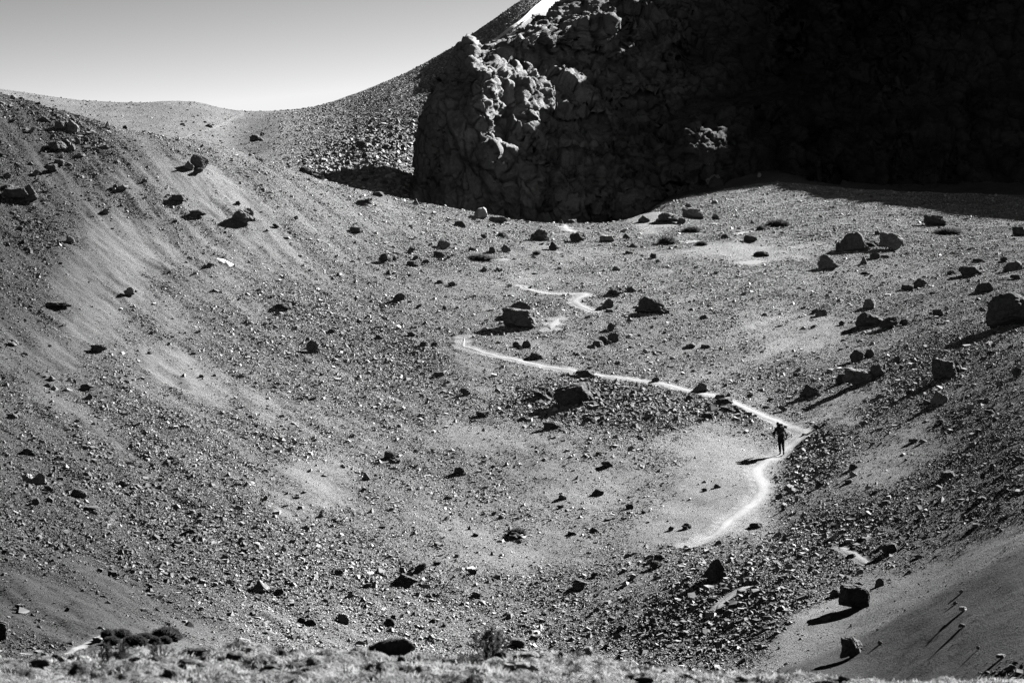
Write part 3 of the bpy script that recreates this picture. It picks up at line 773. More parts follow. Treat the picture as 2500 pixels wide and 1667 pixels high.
# px, base row, width, height (photo pixels), shape, tone, label (landmarks), short name used by its neighbours' labels
ROCKS = [
 (31, 243, 14, 10, d_, 1.8, "small pale rock on the skyline where the dark slope begins", "pale skyline rock"),
 (145, 317, 30, 21, b, .5, "squat black rock beside the ribbed grey boulder below the skyline", "squat black rock by the ribbed boulder"),
 (177, 322, 35, 27, w_, 1.1, "ribbed grey boulder with a pale sunlit flank just below the skyline", "ribbed grey boulder"),
 (109, 298, 26, 13, c_r, .6, None, None), (261, 316, 18, 20, sp, 1.8, "pale pointed rock standing up on the shoulder skyline", "pale pointed skyline rock"),
 (305, 315, 15, 8, d_, .5, None, None), (178, 300, 15, 14, w_, .6, None, None), (78, 326, 14, 14, d_, .8, None, None),
 (140, 369, 46, 18, s_l, .5, "long low dark ledge rock high on the shadowed slope", "long low dark ledge rock"),
 (174, 370, 20, 15, b, .5, None, None), (191, 352, 14, 16, w_, .6, None, None), (211, 348, 20, 12, c_r, .5, None, None), (258, 366, 17, 10, s_l, .7, None, None),
 (198, 386, 22, 10, s_l, 1.5, None, None), (127, 421, 26, 17, c_r, .5, "rough dark boulder in the cluster on the steep shadowed slope", "rough dark boulder on the steep slope"),
 (144, 406, 25, 14, b, .5, None, None), (91, 431, 23, 15, w_, .6, None, None), (16, 437, 22, 14, c_r, .6, None, None),
 (40, 494, 66, 29, s_l, .35, "big black slab lying under the wedge boulder on the high slope", "big black slab"),
 (72, 493, 40, 39, w_, .8, "tall wedge boulder with one pale face leaning over a black slab", "tall leaning wedge"),
 (20, 465, 28, 11, s_l, .5, None, None),
 (489, 416, 43, 35, d_, .9, "large dark boulder, topmost of the close trio on the ridge slope", "ridge trio"),
 (462, 415, 25, 19, w_, 1.2, "half-lit wedge rock tucked against the large boulder of the ridge trio", None),
 (483, 428, 25, 15, d_, .4, "black rock lowest of the close trio on the ridge slope", None),
 (437, 497, 35, 18, b, .4, "flat-topped black boulder alone on the pale slope below the ridge trio", "flat-topped black boulder"),
 (581, 501, 15, 9, d_, .5, None, None), (486, 533, 45, 16, c_r, .5, "long dark rock beside the broken outcrop on the pale slope", "long dark rock by the outcrop"),
 (592, 548, 62, 34, c_r, 1.3, "broken pale outcrop of rubbly rock halfway up the sunny slope", "broken pale outcrop"),
 (300, 467, 26, 11, c_r, 1.4, None, None), (281, 461, 14, 10, d_, .6, None, None), (260, 523, 22, 11, s_l, 1.3, None, None),
 (171, 595, 25, 17, c_r, 1.9, "small cluster-like pale rock in the dark gravel of the high slope", "pale rock in dark gravel"),
 (514, 655, 24, 13, w_, .7, "dark rock at the lower edge of the bright snow patch", "rock under the snow patch"),
 (320, 723, 34, 19, c_r, 2.2, "cream coloured lumpy rock beside a patch of smooth gravel", "cream lumpy rock"),
 (141, 752, 60, 12, s_l, .35, "thin dark ledge slab sunk in the smooth gravel chute", "thin dark ledge in the chute"),
 (673, 557, 15, 9, d_, .5, None, None), (745, 416, 34, 17, d_, .4, "dark rounded rock on the rim where the ravine drops away", "dark rock on the ravine rim"),
 (769, 428, 20, 9, s_l, .8, None, None), (781, 438, 22, 9, s_l, .7, None, None), (493, 361, 9, 7, d_, .6, None, None), (723, 536, 11, 8, d_, .6, None, None),
 (32, 845, 30, 13, c_r, 1.5, "pale flat rock near the dark chute on the shadowed slope", "pale flat rock of the lower slope"),
 (765, 864, 40, 29, d_, 1.2, "round boulder with a bright crown and black underside, alone on the scree slope", "round bright-crowned boulder"),
 (688, 758, 50, 14, s_l, .4, "dark low ridge rock at the foot of a pale gravel tongue", "dark low ridge rock"),
 (245, 860, 40, 17, c_r, .7, "dark rock pair-like lump above the pale gravel pan", "dark lump above the gravel pan"),
 (365, 865, 12, 7, d_, .6, None, None), (492, 922, 14, 7, d_, .5, None, None), (125, 930, 20, 13, w_, 1.2, None, None), (215, 953, 36, 16, c_r, .8, None, None), (218, 975, 20, 12, w_, .7, None, None),
 (30, 1024, 30, 14, c_r, .6, None, None), (75, 1110, 40, 12, s_l, .5, None, None), (810, 812, 18, 8, s_l, .8, None, None), (870, 570, 36, 15, s_l, .6, "dark flat rock near the crest above the ravine", "dark flat crest rock"),
 (890, 501, 36, 14, c_r, .6, None, None), (921, 479, 30, 10, s_l, .7, None, None),
 (1014, 500, 17, 14, sp, .7, "small pyramid rock on the rim below the cliff nose", "small rim pyramid"),
 (1174, 533, 32, 25, b, 3.6, "bright white tilted block standing on the rim before the dark cliff", "white rim block"),
 (1215, 543, 43, 14, s_l, .9, "flat lens-shaped rock lying beside the white block on the rim", "flat lens rock"),
 (1123, 554, 30, 14, s_l, .5, None, None), (1395, 539, 26, 10, c_r, .8, None, None), (1368, 545, 14, 10, w_, .6, None, None),
 (1572, 543, 29, 15, w_, .8, "dark triangular rock on the smooth mound before the ravine", "triangular mound rock"),
 (1632, 545, 60, 22, c_r, 1.3, "weathered rib of pale rock on the flank of the smooth mound", "pale rib on the mound"),
 (1693, 535, 54, 25, b, 1.9, "white-topped block with black front at the foot of the scree fan", "white-topped block"), (1664, 548, 22, 16, d_, .5, None, None), (1748, 537, 22, 11, d_, .5, None, None),
 (1745, 497, 15, 8, s_l, 2.4, None, None), (1855, 432, 12, 10, w_, 2.0, None, None), (1738, 458, 34, 29, d_, .7, "rounded boulder where the scree fan meets the cliff", "rounded boulder at the cliff foot"),
 (1681, 507, 18, 9, d_, 1.2, None, None), (1837, 547, 11, 9, w_, 1.1, None, None),
 (2283, 552, 56, 26, b, .4, "black block at the edge of the mountain shadow", "black block at the shadow edge"),
 (1083, 608, 33, 21, d_, 1.7, "pale egg-shaped rock on the upper flat", "pale egg rock"),
 (1323, 589, 46, 28, d_, 1.0, "big rounded grey boulder near the back of the flat", "big rounded grey boulder"), (1303, 586, 18, 16, c_r, .5, None, None),
 (1408, 592, 38, 22, c_r, .5, "ragged dark boulder near the short pale trail end at the back", "ragged dark boulder"), (1421, 578, 22, 10, c_r, .6, None, None),
 (1481, 590, 35, 15, s_l, 2.2, "flat pale slab lying on the back of the flat", "flat pale slab"), (1530, 583, 21, 12, w_, .6, None, None), (1546, 605, 18, 10, d_, .5, None, None),
 (1201, 618, 19, 15, b, .5, "small black cube-shaped rock on the upper flat", "black cube rock"), (1236, 616, 23, 19, sp, 1.4, "little pointed rock with one white face on the upper flat", "little pointed rock"),
 (1352, 610, 29, 20, w_, .5, "dark hooked rock in the middle of the upper flat", "dark hooked rock"),
 (1006, 619, 23, 15, w_, .6, None, None), (938, 641, 29, 19, c_r, .5, None, None), (963, 637, 10, 11, sp, .5, None, None), (1015, 635, 15, 11, d_, .5, None, None), (1072, 629, 29, 14, c_r, .5, None, None), (1008, 651, 34, 12, s_l, .5, None, None), (1043, 642, 18, 7, s_l, .5, None, None),
 (1181, 582, 15, 10, d_, .7, None, None), (1228, 579, 28, 9, s_l, .6, None, None), (1152, 612, 17, 8, s_l, .6, None, None), (1595, 632, 19, 14, c_r, .5, None, None), (1537, 620, 21, 7, s_l, .7, None, None), (1504, 661, 19, 11, d_, 1.7, None, None),
 (1214, 664, 19, 9, c_r, .7, None, None), (1181, 663, 14, 11, w_, 1.2, None, None), (948, 670, 16, 12, sp, .6, None, None), (1075, 692, 21, 7, s_l, .5, None, None), (1105, 698, 25, 9, c_r, .6, None, None),
 (974, 738, 39, 20, d_, .6, "dark domed rock on the sloping edge of the flat", "dark domed rock"), (1501, 721, 43, 18, c_r, .5, "dark lumpy rock above the upper trail hook", "dark lumpy rock"), (1541, 714, 25, 13, c_r, .8, None, None),
 (1483, 751, 29, 20, w_, 1.3, "wedge rock with a lit flank beside the upper trail hook", "lit wedge by the trail hook"), (1488, 762, 20, 7, s_l, 1.4, None, None),
 (1590, 769, 78, 42, c_r, .5, "large craggy dark boulder with a low tail in the middle of the flat", "large craggy dark boulder"),
 (1268, 803, 86, 46, b, .9, "massive flat-fronted boulder, lower of two stacked in mid valley", "massive stacked boulder"),
 (1262, 775, 66, 34, w_, 1.0, "peaked boulder rising behind the massive flat-fronted one in mid valley", None),
 (1085, 755, 11, 9, b, .6, None, None), (1023, 753, 15, 9, d_, .6, None, None), (1494, 807, 24, 17, w_, .8, None, None),
 (1496, 836, 26, 22, d_, .7, "dark rounded rock, tallest of the tight little rock huddle on the flat", "little rock huddle"), (1472, 838, 24, 16, d_, .5, None, None), (1486, 841, 15, 11, d_, 1.8, "small pale stone in front of the little rock huddle", None), (1461, 846, 28, 12, s_l, 1.0, None, None),
 (1286, 849, 24, 17, b, .5, "small black block below the massive stacked boulder", "small black block"), (1262, 848, 22, 13, d_, .8, None, None), (1310, 878, 42, 14, c_r, .9, "low broken rock just uphill of the long trail leg", "low broken rock by the trail"),
 (1036, 847, 26, 12, s_l, .6, None, None), (1060, 846, 18, 10, d_, .5, None, None), (1006, 822, 24, 11, c_r, .5, None, None), (926, 828, 22, 12, c_r, .7, None, None),
 (1428, 922, 46, 17, c_r, .6, "dark heap-like rock on the lower edge of the long trail leg", "dark rock on the trail edge"), (1599, 933, 21, 11, w_, .9, None, None), (1072, 919, 26, 11, s_l, .6, None, None),
 (1135, 966, 27, 16, d_, 1.2, "round pale-topped rock below the long trail leg", "round pale-topped rock"),
 (1404, 994, 94, 52, c_r, .5, "largest dark boulder, set in coarse black rubble below the long trail leg", "largest dark boulder"),
 (1325, 974, 60, 24, c_r, .45, "jagged black rock at the shaded end of the largest dark boulder", "jagged black rock"), (1684, 978, 22, 12, d_, .6, None, None), (1214, 956, 15, 9, w_, 1.9, None, None),
 (1177, 1018, 34, 13, c_r, .5, None, None), (1275, 1028, 25, 11, w_, .8, None, None), (1350, 1048, 48, 19, c_r, .5, "dark rubble rock downhill of the largest dark boulder", "dark rubble rock"), (1440, 1032, 30, 12, s_l, .5, None, None),
 (1575, 862, 13, 10, d_, 3.6, "single bright white stone on the flat above the trail", "bright white stone"), (1624, 815, 14, 6, s_l, .7, None, None),
 (1832, 592, 35, 17, b, .6, "dark boxy rock near the pale sand streaks at the back", "dark boxy rock"), (1772, 582, 23, 9, s_l, .5, None, None), (1858, 627, 38, 10, s_l, .5, "long thin dark rock half buried in the back flat", "long thin dark rock"),
 (2081, 615, 60, 48, b, .75, "tall fluted boulder with a pale skirt, highest on the far flat", "tall fluted boulder"), (2048, 610, 18, 18, b, .4, None, None),
 (2110, 614, 28, 22, w_, 1.5, "pale wedge slumped against the sunlit side of the tall fluted boulder", None),
 (2175, 611, 58, 39, c_r, 1.7, "jagged pale boulder breaking apart near the tall fluted one", "jagged pale boulder"), (2130, 602, 36, 14, c_r, .4, None, None), (2143, 574, 19, 11, c_r, .5, None, None),
 (2020, 659, 50, 37, w_, 1.4, "sloping boulder with a white crest and long black shadow", "white-crested sloping boulder"), (2108, 645, 19, 18, sp, .9, None, None), (2134, 633, 27, 15, w_, .5, None, None), (2160, 630, 20, 7, s_l, .7, None, None), (2113, 670, 24, 6, s_l, .5, None, None),
 (2370, 674, 58, 24, c_r, .4, "broad low black boulder on the shadowy far side of the flat", "broad low black boulder"), (2474, 661, 46, 25, b, .8, "block with a bright top edge below the mountain shadow", "bright-edged block"), (2452, 640, 22, 12, d_, .4, None, None), (2323, 670, 21, 10, d_, .5, None, None), (2484, 682, 36, 11, s_l, .4, None, None),
 (2403, 713, 40, 24, b, .4, "square black rock with one lit end above the giant boulder", "square black rock"), (2386, 640, 23, 9, s_l, .4, None, None), (2215, 710, 30, 15, b, .5, None, None), (2248, 702, 38, 21, w_, .8, "peaked grey rock next to a smaller black one on the wide flat", "peaked grey rock"),
 (2121, 755, 30, 25, b, 1.5, "pale upright block standing alone on the wide flat", "pale upright block"), (2005, 772, 31, 16, s_l, 1.5, "low pale rock leaning on a darker one on the flat", "low pale rock"), (1990, 766, 18, 11, d_, .5, None, None),
 (2292, 773, 28, 17, b, .5, None, None), (2310, 758, 10, 11, d_, 3.0, "tiny white stone behind a dark block on the gravel bank", "tiny white stone"),
 (2122, 800, 66, 32, b, .8, "wide grey block, first of the two boulders side by side at the gravel bank", "two side-by-side boulders"), (2175, 802, 54, 29, d_, .5, "dark humped boulder, second of the two side by side at the gravel bank", None), (2056, 794, 17, 10, w_, .5, None, None), (2206, 794, 21, 14, d_, .5, None, None),
 (2478, 797, 132, 74, b, .3, "giant black boulder jutting from the shadowed bank", "giant black boulder"), (2399, 761, 19, 11, w_, 1.2, None, None), (1868, 771, 15, 6, s_l, 1.5, None, None), (1717, 779, 17, 9, d_, .8, None, None),
 (1721, 850, 21, 9, s_l, .6, None, None), (1686, 849, 25, 9, s_l, 1.2, None, None), (2095, 882, 42, 26, w_, .6, "dark boulder with a notch where the bank begins to climb", "notched dark boulder"), (2124, 872, 24, 19, b, .5, None, None), (2188, 890, 21, 19, d_, .5, None, None),
 (2094, 943, 70, 39, b, 1.3, "flat-topped pale boulder with a black undercut front", "flat-topped pale boulder"), (2142, 923, 38, 34, c_r, .8, "rugged grey boulder behind the flat-topped pale one", None), (2054, 937, 32, 21, c_r, .5, None, None),
 (1976, 968, 47, 28, w_, .6, "dark sloping rock near the sharp trail corner", "dark sloping rock"), (1996, 969, 17, 11, d_, .5, None, None),
 (2304, 930, 62, 47, b, .5, "square-shouldered dark boulder high on the gravel bank", "square-shouldered boulder"), (2337, 907, 27, 22, c_r, .5, None, None), (2295, 987, 43, 32, w_, 1.4, "boulder with a pale streaked flank on the gravel bank", "pale-flanked boulder"), (2264, 990, 27, 12, c_r, .4, None, None), (2486, 917, 30, 20, w_, .5, None, None),
 (1712, 957, 37, 19, w_, 1.3, "pale angular rock close above the trail", "pale angular trail rock"), (1757, 974, 27, 11, s_l, .8, None, None), (1685, 979, 21, 10, d_, .7, None, None), (1770, 991, 40, 15, c_r, .5, "dark crumbly rock just below the trail near the corner", "dark crumbly trail rock"), (1785, 1007, 58, 16, c_r, .5, None, None),
 (1728, 1025, 35, 19, c_r, .6, None, None), (1910, 1004, 21, 13, d_, 1.5, None, None), (1832, 971, 19, 10, w_, .7, None, None), (1945, 920, 17, 10, d_, .5, None, None), (1995, 1048, 18, 10, d_, .4, None, None), (2300, 1035, 30, 11, c_r, .5, None, None), (2490, 577, 34, 23, b, .3, None, None),
 (1963, 1063, 12, 5, s_l, .4, None, None), (2001, 1189, 22, 15, w_, .4, None, None), (2071, 1180, 19, 10, s_l, .8, None, None), (2163, 1231, 23, 8, s_l, .6, None, None),
 (95, 1182, 36, 26, w_, 1.8, "white-faced broken rock on the lower shadowed slope", "white-faced broken rock"), (70, 1178, 26, 22, c_r, 2.4, None, None), (120, 1199, 22, 13, d_, .5, None, None), (192, 1214, 43, 19, d_, .5, "dark turtle-backed rock on the lower slope", "turtle-backed rock"), (87, 1232, 19, 15, b, .5, None, None), (123, 1227, 19, 15, w_, .5, None, None),
 (303, 1188, 32, 17, c_r, 1.5, "pale crumbling rock amid the coarse lower scree", "pale crumbling rock"), (224, 1252, 50, 13, s_l, .4, "dark sloping ledge cutting across the lower scree", "dark sloping ledge"), (474, 1302, 31, 15, c_r, .4, None, None), (275, 1407, 25, 13, s_l, .5, None, None), (365, 1434, 19, 10, d_, .5, None, None),
 (474, 1418, 23, 11, w_, .5, None, None), (495, 1425, 25, 10, s_l, 1.9, None, None), (526, 1431, 13, 10, b, 3.0, "small white chip on the coarse scree", "small white chip"), (636, 1446, 41, 26, w_, 1.6, "pale wedge boulder with a smooth sunlit flank on the lower scree", "pale wedge of the lower scree"), (682, 1451, 23, 12, d_, .5, None, None),
 (828, 1403, 23, 13, d_, .5, None, None), (738, 1523, 27, 15, d_, .5, "black half of a pair of low rocks near the valley bottom", "low rock pair"), (761, 1525, 29, 13, s_l, .8, None, None), (840, 1522, 35, 26, d_, 3.0, "bright white boulder near the valley bottom", "white valley-bottom boulder"),
 (591, 1570, 28, 12, s_l, 3.0, "white flake of rock close behind the near turf bank", "white flake"), (47, 1487, 23, 13, c_r, .6, None, None), (6, 1562, 30, 44, b, .4, "tall black rock at the start of the small lower path", "tall black rock by the lower path"), (239, 1568, 24, 12, c_r, 1.7, None, None),
 (957, 1121, 35, 18, d_, .7, "dark smooth boulder, largest of the three in a row on the open scree", "dark smooth boulder of three"), (957, 1131, 19, 10, w_, 1.0, None, None), (973, 1131, 13, 8, d_, .6, None, None), (893, 1173, 24, 18, sp, 1.7, "pale pyramid stone casting a thin shadow on the open scree", "pale pyramid stone"),
 (1123, 1158, 34, 16, b, .5, "dark brick-shaped rock with a lit edge on the open scree", "dark brick-shaped rock"), (1172, 1151, 11, 9, d_, .5, None, None), (1206, 1258, 13, 10, d_, 1.5, None, None), (1224, 1266, 13, 9, d_, .9, None, None), (1257, 1316, 30, 15, c_r, .5, "small dark lump in the centre of the lower scree", "small dark central lump"),
 (1161, 1309, 17, 9, w_, .6, None, None), (1146, 1292, 9, 11, sp, 1.2, None, None), (1483, 1140, 31, 13, c_r, .5, None, None), (1463, 1112, 17, 9, d_, .5, None, None), (1461, 1208, 31, 13, w_, .6, "low dark rock on the pale gravel apron", "low dark apron rock"), (1374, 1219, 21, 10, s_l, 1.3, None, None), (1537, 1242, 22, 11, d_, .5, None, None), (1573, 1253, 14, 7, d_, .5, None, None), (1369, 1241, 19, 9, c_r, .6, None, None),
 (1452, 1300, 25, 10, w_, .5, None, None), (1640, 1295, 17, 10, w_, .7, None, None), (1676, 1292, 24, 14, c_r, .5, None, None), (1396, 1305, 21, 7, s_l, .5, None, None),
 (1027, 1398, 29, 21, d_, .5, "round dark rock uphill of the black whale-backed boulder", None), (991, 1437, 66, 30, w_, .4, "black whale-backed boulder with a bright sunward edge", "black whale-backed boulder"), (1154, 1402, 17, 12, d_, .5, None, None), (1067, 1379, 17, 8, s_l, .6, None, None), (1165, 1459, 29, 14, c_r, 1.7, None, None),
 (1418, 1441, 44, 20, w_, 1.2, "peaked rock with a wide black skirt on the lower scree", "peaked rock with black skirt"), (1602, 1387, 29, 16, d_, .4, None, None), (1609, 1368, 33, 13, c_r, .6, None, None), (1452, 1409, 19, 11, d_, .5, None, None), (951, 1530, 29, 20, d_, .4, "dark rounded rock uphill of the turf mound", "dark rounded rock above the mound"), (1056, 1520, 17, 9, w_, .6, None, None),
 (1597, 1521, 26, 14, w_, 1.4, None, None), (1262, 1581, 40, 21, b, .7, "pale-topped black boulder beside the feathery shrub", "pale-topped boulder by the shrub"), (1248, 1584, 15, 8, d_, .9, None, None),
 (1748, 1417, 68, 50, sp, .4, "black pyramid boulder beside the gully below the hiker", "black pyramid boulder"), (1678, 1436, 24, 12, d_, .4, None, None), (2088, 1487, 74, 56, b, .3, "big black cube-like boulder throwing a long shadow", "black cube boulder"), (2040, 1458, 26, 19, d_, .4, None, None),
 (2146, 1432, 24, 21, w_, 1.2, "pitted pale rock uphill of the black cube boulder", "pitted pale rock"), (1907, 1422, 19, 12, d_, 1.1, None, None), (1847, 1428, 21, 13, w_, .5, None, None), (2173, 1351, 40, 24, c_r, .4, "ragged black boulder at the end of the short path scrap", "ragged black boulder"), (1954, 1362, 19, 8, s_l, .5, None, None), (2080, 1361, 21, 8, s_l, .5, None, None),
 (2313, 1168, 36, 17, s_l, .4, "flat black rock high on the coarse bank", "flat black bank rock"), (2084, 1146, 21, 14, d_, .5, None, None), (1903, 1217, 19, 13, w_, .7, "small angular rock by the outer trail bend", "angular rock by the trail bend"), (1914, 1246, 15, 13, d_, .5, None, None), (1845, 1289, 35, 12, s_l, .5, "thin dark rock under the lowest trail leg", "thin dark rock under the trail"), (1751, 1191, 17, 9, d_, .8, None, None), (1719, 1199, 15, 7, d_, .6, None, None),
 (2076, 1605, 54, 48, c_r, .6, "crusty dark boulder on the smooth bank throwing a very long shadow", "crusty boulder on the smooth bank"), (2150, 1572, 15, 8, w_, 1.2, None, None), (2352, 1493, 22, 11, s_l, 2.2, "white flat stone on the smooth dark bank", "white flat bank stone"), (2346, 1448, 11, 8, d_, 2.4, None, None), (2332, 1475, 13, 8, w_, 1.2, None, None), (2350, 1532, 22, 10, c_r, .4, None, None), (2446, 1607, 28, 9, s_l, 1.0, None, None), (2467, 1636, 32, 14, w_, .8, "angular stone in the gravel at the bottom corner of the bank", "corner bank stone"), (2389, 1585, 12, 8, d_, 1.2, None, None),
 (2012, 1515, 21, 8, s_l, 1.5, "disc-shaped pale stone at the tip of the cube boulder's shadow", "disc-shaped stone"), (2490, 1130, 26, 14, c_r, .4, None, None), (2420, 1010, 34, 15, c_r, .4, None, None), (2230, 1080, 24, 10, s_l, .5, None, None), (2395, 1225, 26, 11, s_l, .4, None, None),
]
# far things beyond the rim, on the slopes of the pass
FAR_ROCKS = [(624, 344, 27, 16, d_, 1.0, "lone dark boulder with a pale foot on the slope under the pass", "lone boulder under the pass"), (640, 332, 12, 9, d_, 1.0, None, None), (638, 346, 14, 7, c_r, 1.2, None, None),
 (970, 302, 13, 15, w_, 2.6, "white upright block high beside the cliff nose", "white block by the cliff nose"), (884, 364, 30, 18, c_r, 1.4, "largest pale block of the rockfall beside the cliff", "largest rockfall block"), (952, 336, 16, 12, d_, 2.2, None, None), (926, 347, 14, 10, b, 2.2, None, None), (944, 366, 18, 11, b, 1.8, None, None), (893, 385, 24, 12, c_r, 1.8, None, None), (960, 354, 14, 9, b, 1.8, None, None),
 (862, 368, 12, 9, d_, 1.6, None, None), (905, 362, 15, 10, w_, 2.0, None, None), (978, 342, 12, 11, b, 2.0, None, None), (870, 398, 14, 8, d_, 1.5, None, None), (915, 400, 16, 9, s_l, 1.6, None, None), (940, 390, 12, 8, w_, 1.6, None, None), (830, 415, 14, 8, d_, 1.4, None, None), (848, 392, 12, 8, b, 1.5, None, None), (968, 384, 13, 9, d_, 1.7, None, None), (985, 365, 14, 10, b, 1.7, None, None),
 (958, 318, 12, 9, c_r, 1.6, None, None), (900, 340, 12, 8, d_, 1.5, None, None), (875, 345, 10, 7, b, 1.5, None, None)]

SIZE = lambda wm: "tiny" if wm < .28 else "small" if wm < .5 else "knee-high" if wm < .85 else "waist-high" if wm < 1.4 else "big"
TONEW = lambda t: "black" if t < .45 else "dark" if t < .75 else "grey" if t < 1.25 else "pale" if t < 2.3 else "white"
SHAPE = {'block': "blocky", 'wedge': "wedge-shaped", 'slab': "flat", 'dome': "rounded", 'crag': "ragged", 'spire': "pointed"}
placed = []
def put_rock(entry, far=False):
    px, base, wp, hp, kind, tone, label, nick = entry
    D, z = fhit(px, base) if far else hit_base(px, base)
    wm = wp * D / F; hm = hp * D / F
    depth = wm * (.8 if kind != 'slab' else .9)
    y = D + depth * .32
    x = (px - CX) / F * y
    z = float(fsample(CX + F * x / y, y, fZ)) if far else float(gz(x, y))
    z = min(z, (HOR - base) / F * y + hm * .3)
    sink_k = .38 if tone < .05 else .14
    sink = sink_k * hm
    var = len(placed) % 4
    big = wp >= 28
    name = "boulder" if wm > .75 else "rock" if wm > .35 else "stone"
    o = bpy.data.objects.new(name, rock_mesh(kind, var, big))
    col.objects.link(o)
    o.location = (x, y, z - sink)
    o.scale = (wm * 1.04, depth, hm * 1.04 + sink)
    o.rotation_euler = (random.uniform(-.10, .10), random.uniform(-.12, .12), random.uniform(-.35, .35) + random.choice([0, 0, math.pi] if kind in ('dome', 'slab', 'crag') else [0]))
    tc = .5 + .8 * tone if tone > .1 else .12
    o.color = (tc, tc, tc, 1)
    placed.append(dict(o=o, px=px, row=base, x=x, y=y, w=wm, h=hm, kind=kind, tone=tone, label=label, nick=nick, name=name, far=far))
for e in ROCKS: put_rock(e)
for e in FAR_ROCKS: put_rock(e, True)

used_slots, used_labels = set(), set()
marks = [r for r in placed if r['nick']]
for r in placed:
    cat = "boulder" if r['name'] == "boulder" else "rock" if r['name'] == "rock" else "stone"
    grp = "rockfall blocks beside the cliff" if r['far'] else "boulders strewn over the valley" if cat == "boulder" else "rocks strewn over the valley" if cat == "rock" else "stones strewn over the valley"
    lab = r['label']
    if not lab:
        for m in sorted(marks, key=lambda m: ((m['px'] - r['px']) ** 2 + ((m['row'] - r['row']) * 1.6) ** 2)):
            if m['far'] != r['far'] or m is r: continue
            dx, dy = r['px'] - m['px'], (r['row'] - m['row']) * 1.6
            rel = ("on the sunny side of" if dx > 0 else "on the shaded side of") if abs(dx) > abs(dy) else ("uphill of" if dy < 0 else "downhill of")
            lab = f"{SIZE(r['w'])} {TONEW(r['tone'])} {SHAPE[r['kind']]} {cat} {rel} the {m['nick']}"
            if len(lab.split()) > 15: lab = f"{TONEW(r['tone'])} {SHAPE[r['kind']]} {cat} {rel} the {m['nick']}"
            if (rel, m['nick'], SHAPE[r['kind']], TONEW(r['tone'])) not in used_slots:
                used_slots.add((rel, m['nick'], SHAPE[r['kind']], TONEW(r['tone'])))
                break
    used_labels.add(lab)
    tagit(r['o'], lab, cat, grp)

# ------------------------------------------------------------------ snow and pale sand
def star_patch(name, poly, mat, rise, kind=None, rings=7, sub=9, far=False):
    P = np.array(densify([*poly, poly[0]], 4.0)[:-1], float)
    G = []
    for q in P:
        D, z = fhit(*q) if far else hit_base(*q)
        G.append(((q[0] - CX) / F * D, D))
    G = np.array(G); c = G.mean(0)
    V_, idx = [], []
    n = len(G)
    for k in range(rings + 1):
        a = k / rings
        wob = 1 + .10 * fbm(G[:, 0] * 2.5 + 3, G[:, 1] * 2.5, octv=3) * a
        p = c + (G - c) * (a * wob)[:, None]
        zz_ = np.array([float(gz(u, v)) for u, v in p]) + rise * (1 - a ** 2.5) - .03 * a
        V_.append(np.column_stack([p, zz_]))
    V_ = np.concatenate(V_)
    Q = []
    for k in range(rings):
        for i in range(n):
            j = (i + 1) % n
            Q.append((k * n + i, k * n + j, (k + 1) * n + j, (k + 1) * n + i))
    return add_mesh(name, V_, np.array(Q), 4, mat, None, True, kind)
M_snow = ground_material("old_snow", 0.70, tone_attr=False, bumps=((2.5, .05),), speck=1.5, lo=.9, hi=1.06)
M_sand = ground_material("pale_sand", 0.20, tone_attr=False, bumps=((6, .03), (20, .01)), speck=5, lo=.7, hi=1.25)
sp_ = star_patch("snow_patch", [(522, 628), (540, 630), (556, 637), (574, 648), (577, 651), (560, 652), (546, 646), (532, 640)], M_snow, .12)
tagit(sp_, "small bright snow patch melting on the sunny scree slope", "snow patch")
for poly in ([(1640, 590), (1670, 586), (1700, 583), (1742, 588), (1738, 592), (1700, 594), (1668, 595)], [(1775, 572), (1810, 565), (1848, 560), (1854, 565), (1820, 571), (1790, 575)],
             [(1200, 634), (1225, 629), (1255, 634), (1240, 638), (1212, 638)], [(1340, 616), (1362, 613), (1385, 616), (1360, 620)], [(1720, 520 + 26), (1745, 543), (1766, 546), (1745, 549)],
             [(1780, 642), (1850, 632), (1880, 638), (1850, 646), (1800, 648)], [(1285, 1538), (1310, 1530), (1330, 1536), (1320, 1552), (1296, 1556)]):
    star_patch("sand", poly, M_sand, .05, "structure")

GX, GY = .47, .262            # slope of the snow bed, a little flatter than the scree and sunk below it
# snow gully on the scree mountain behind the rock nose
L_ = np.array(densify([(1150, 140), (1176, 121), (1212, 96), (1260, 62), (1300, 28), (1336, -6), (1410, -75)], 5), float)
SW = 30
A0 = np.array([[(q[0] - CX) / F * fhit(*q)[0], fhit(*q)[0], fhit(*q)[1]] for q in L_])
for _ in range(8): A0[1:-1] = (A0[:-2] + 2 * A0[1:-1] + A0[2:]) / 4
sv = []
for k in range(len(L_)):
    for i in range(SW):
        u = (i / (SW - 1)) ** 1.4
        dx, dy = 12.0 * u, -52.0 * u
        lip = .75 * max(0, 1 - u / .05) ** 1.3
        wob = .35 * float(perlin(np.array([k * .16]), np.array([3.3]))[0]) * max(0, 1 - u / .05)
        sv.append((A0[k, 0] + dx + wob, A0[k, 1] + dy, A0[k, 2] + GX * dx + GY * dy + lip - .15 - .9 * (i == 0)))
sv = np.array(sv).reshape(len(L_), SW, 3)
for _ in range(3):
    sv[1:-1, :, 2] = (sv[:-2, :, 2] + 2 * sv[1:-1, :, 2] + sv[2:, :, 2]) / 4
snow = add_mesh("snow_field", sv[..., :3].reshape(-1, 3), grid_quads(len(L_), SW), 4, M_snow, None, True)
tagit(snow, "steep snow-filled gully running up between the dark cliff and the scree mountain", "snow field")
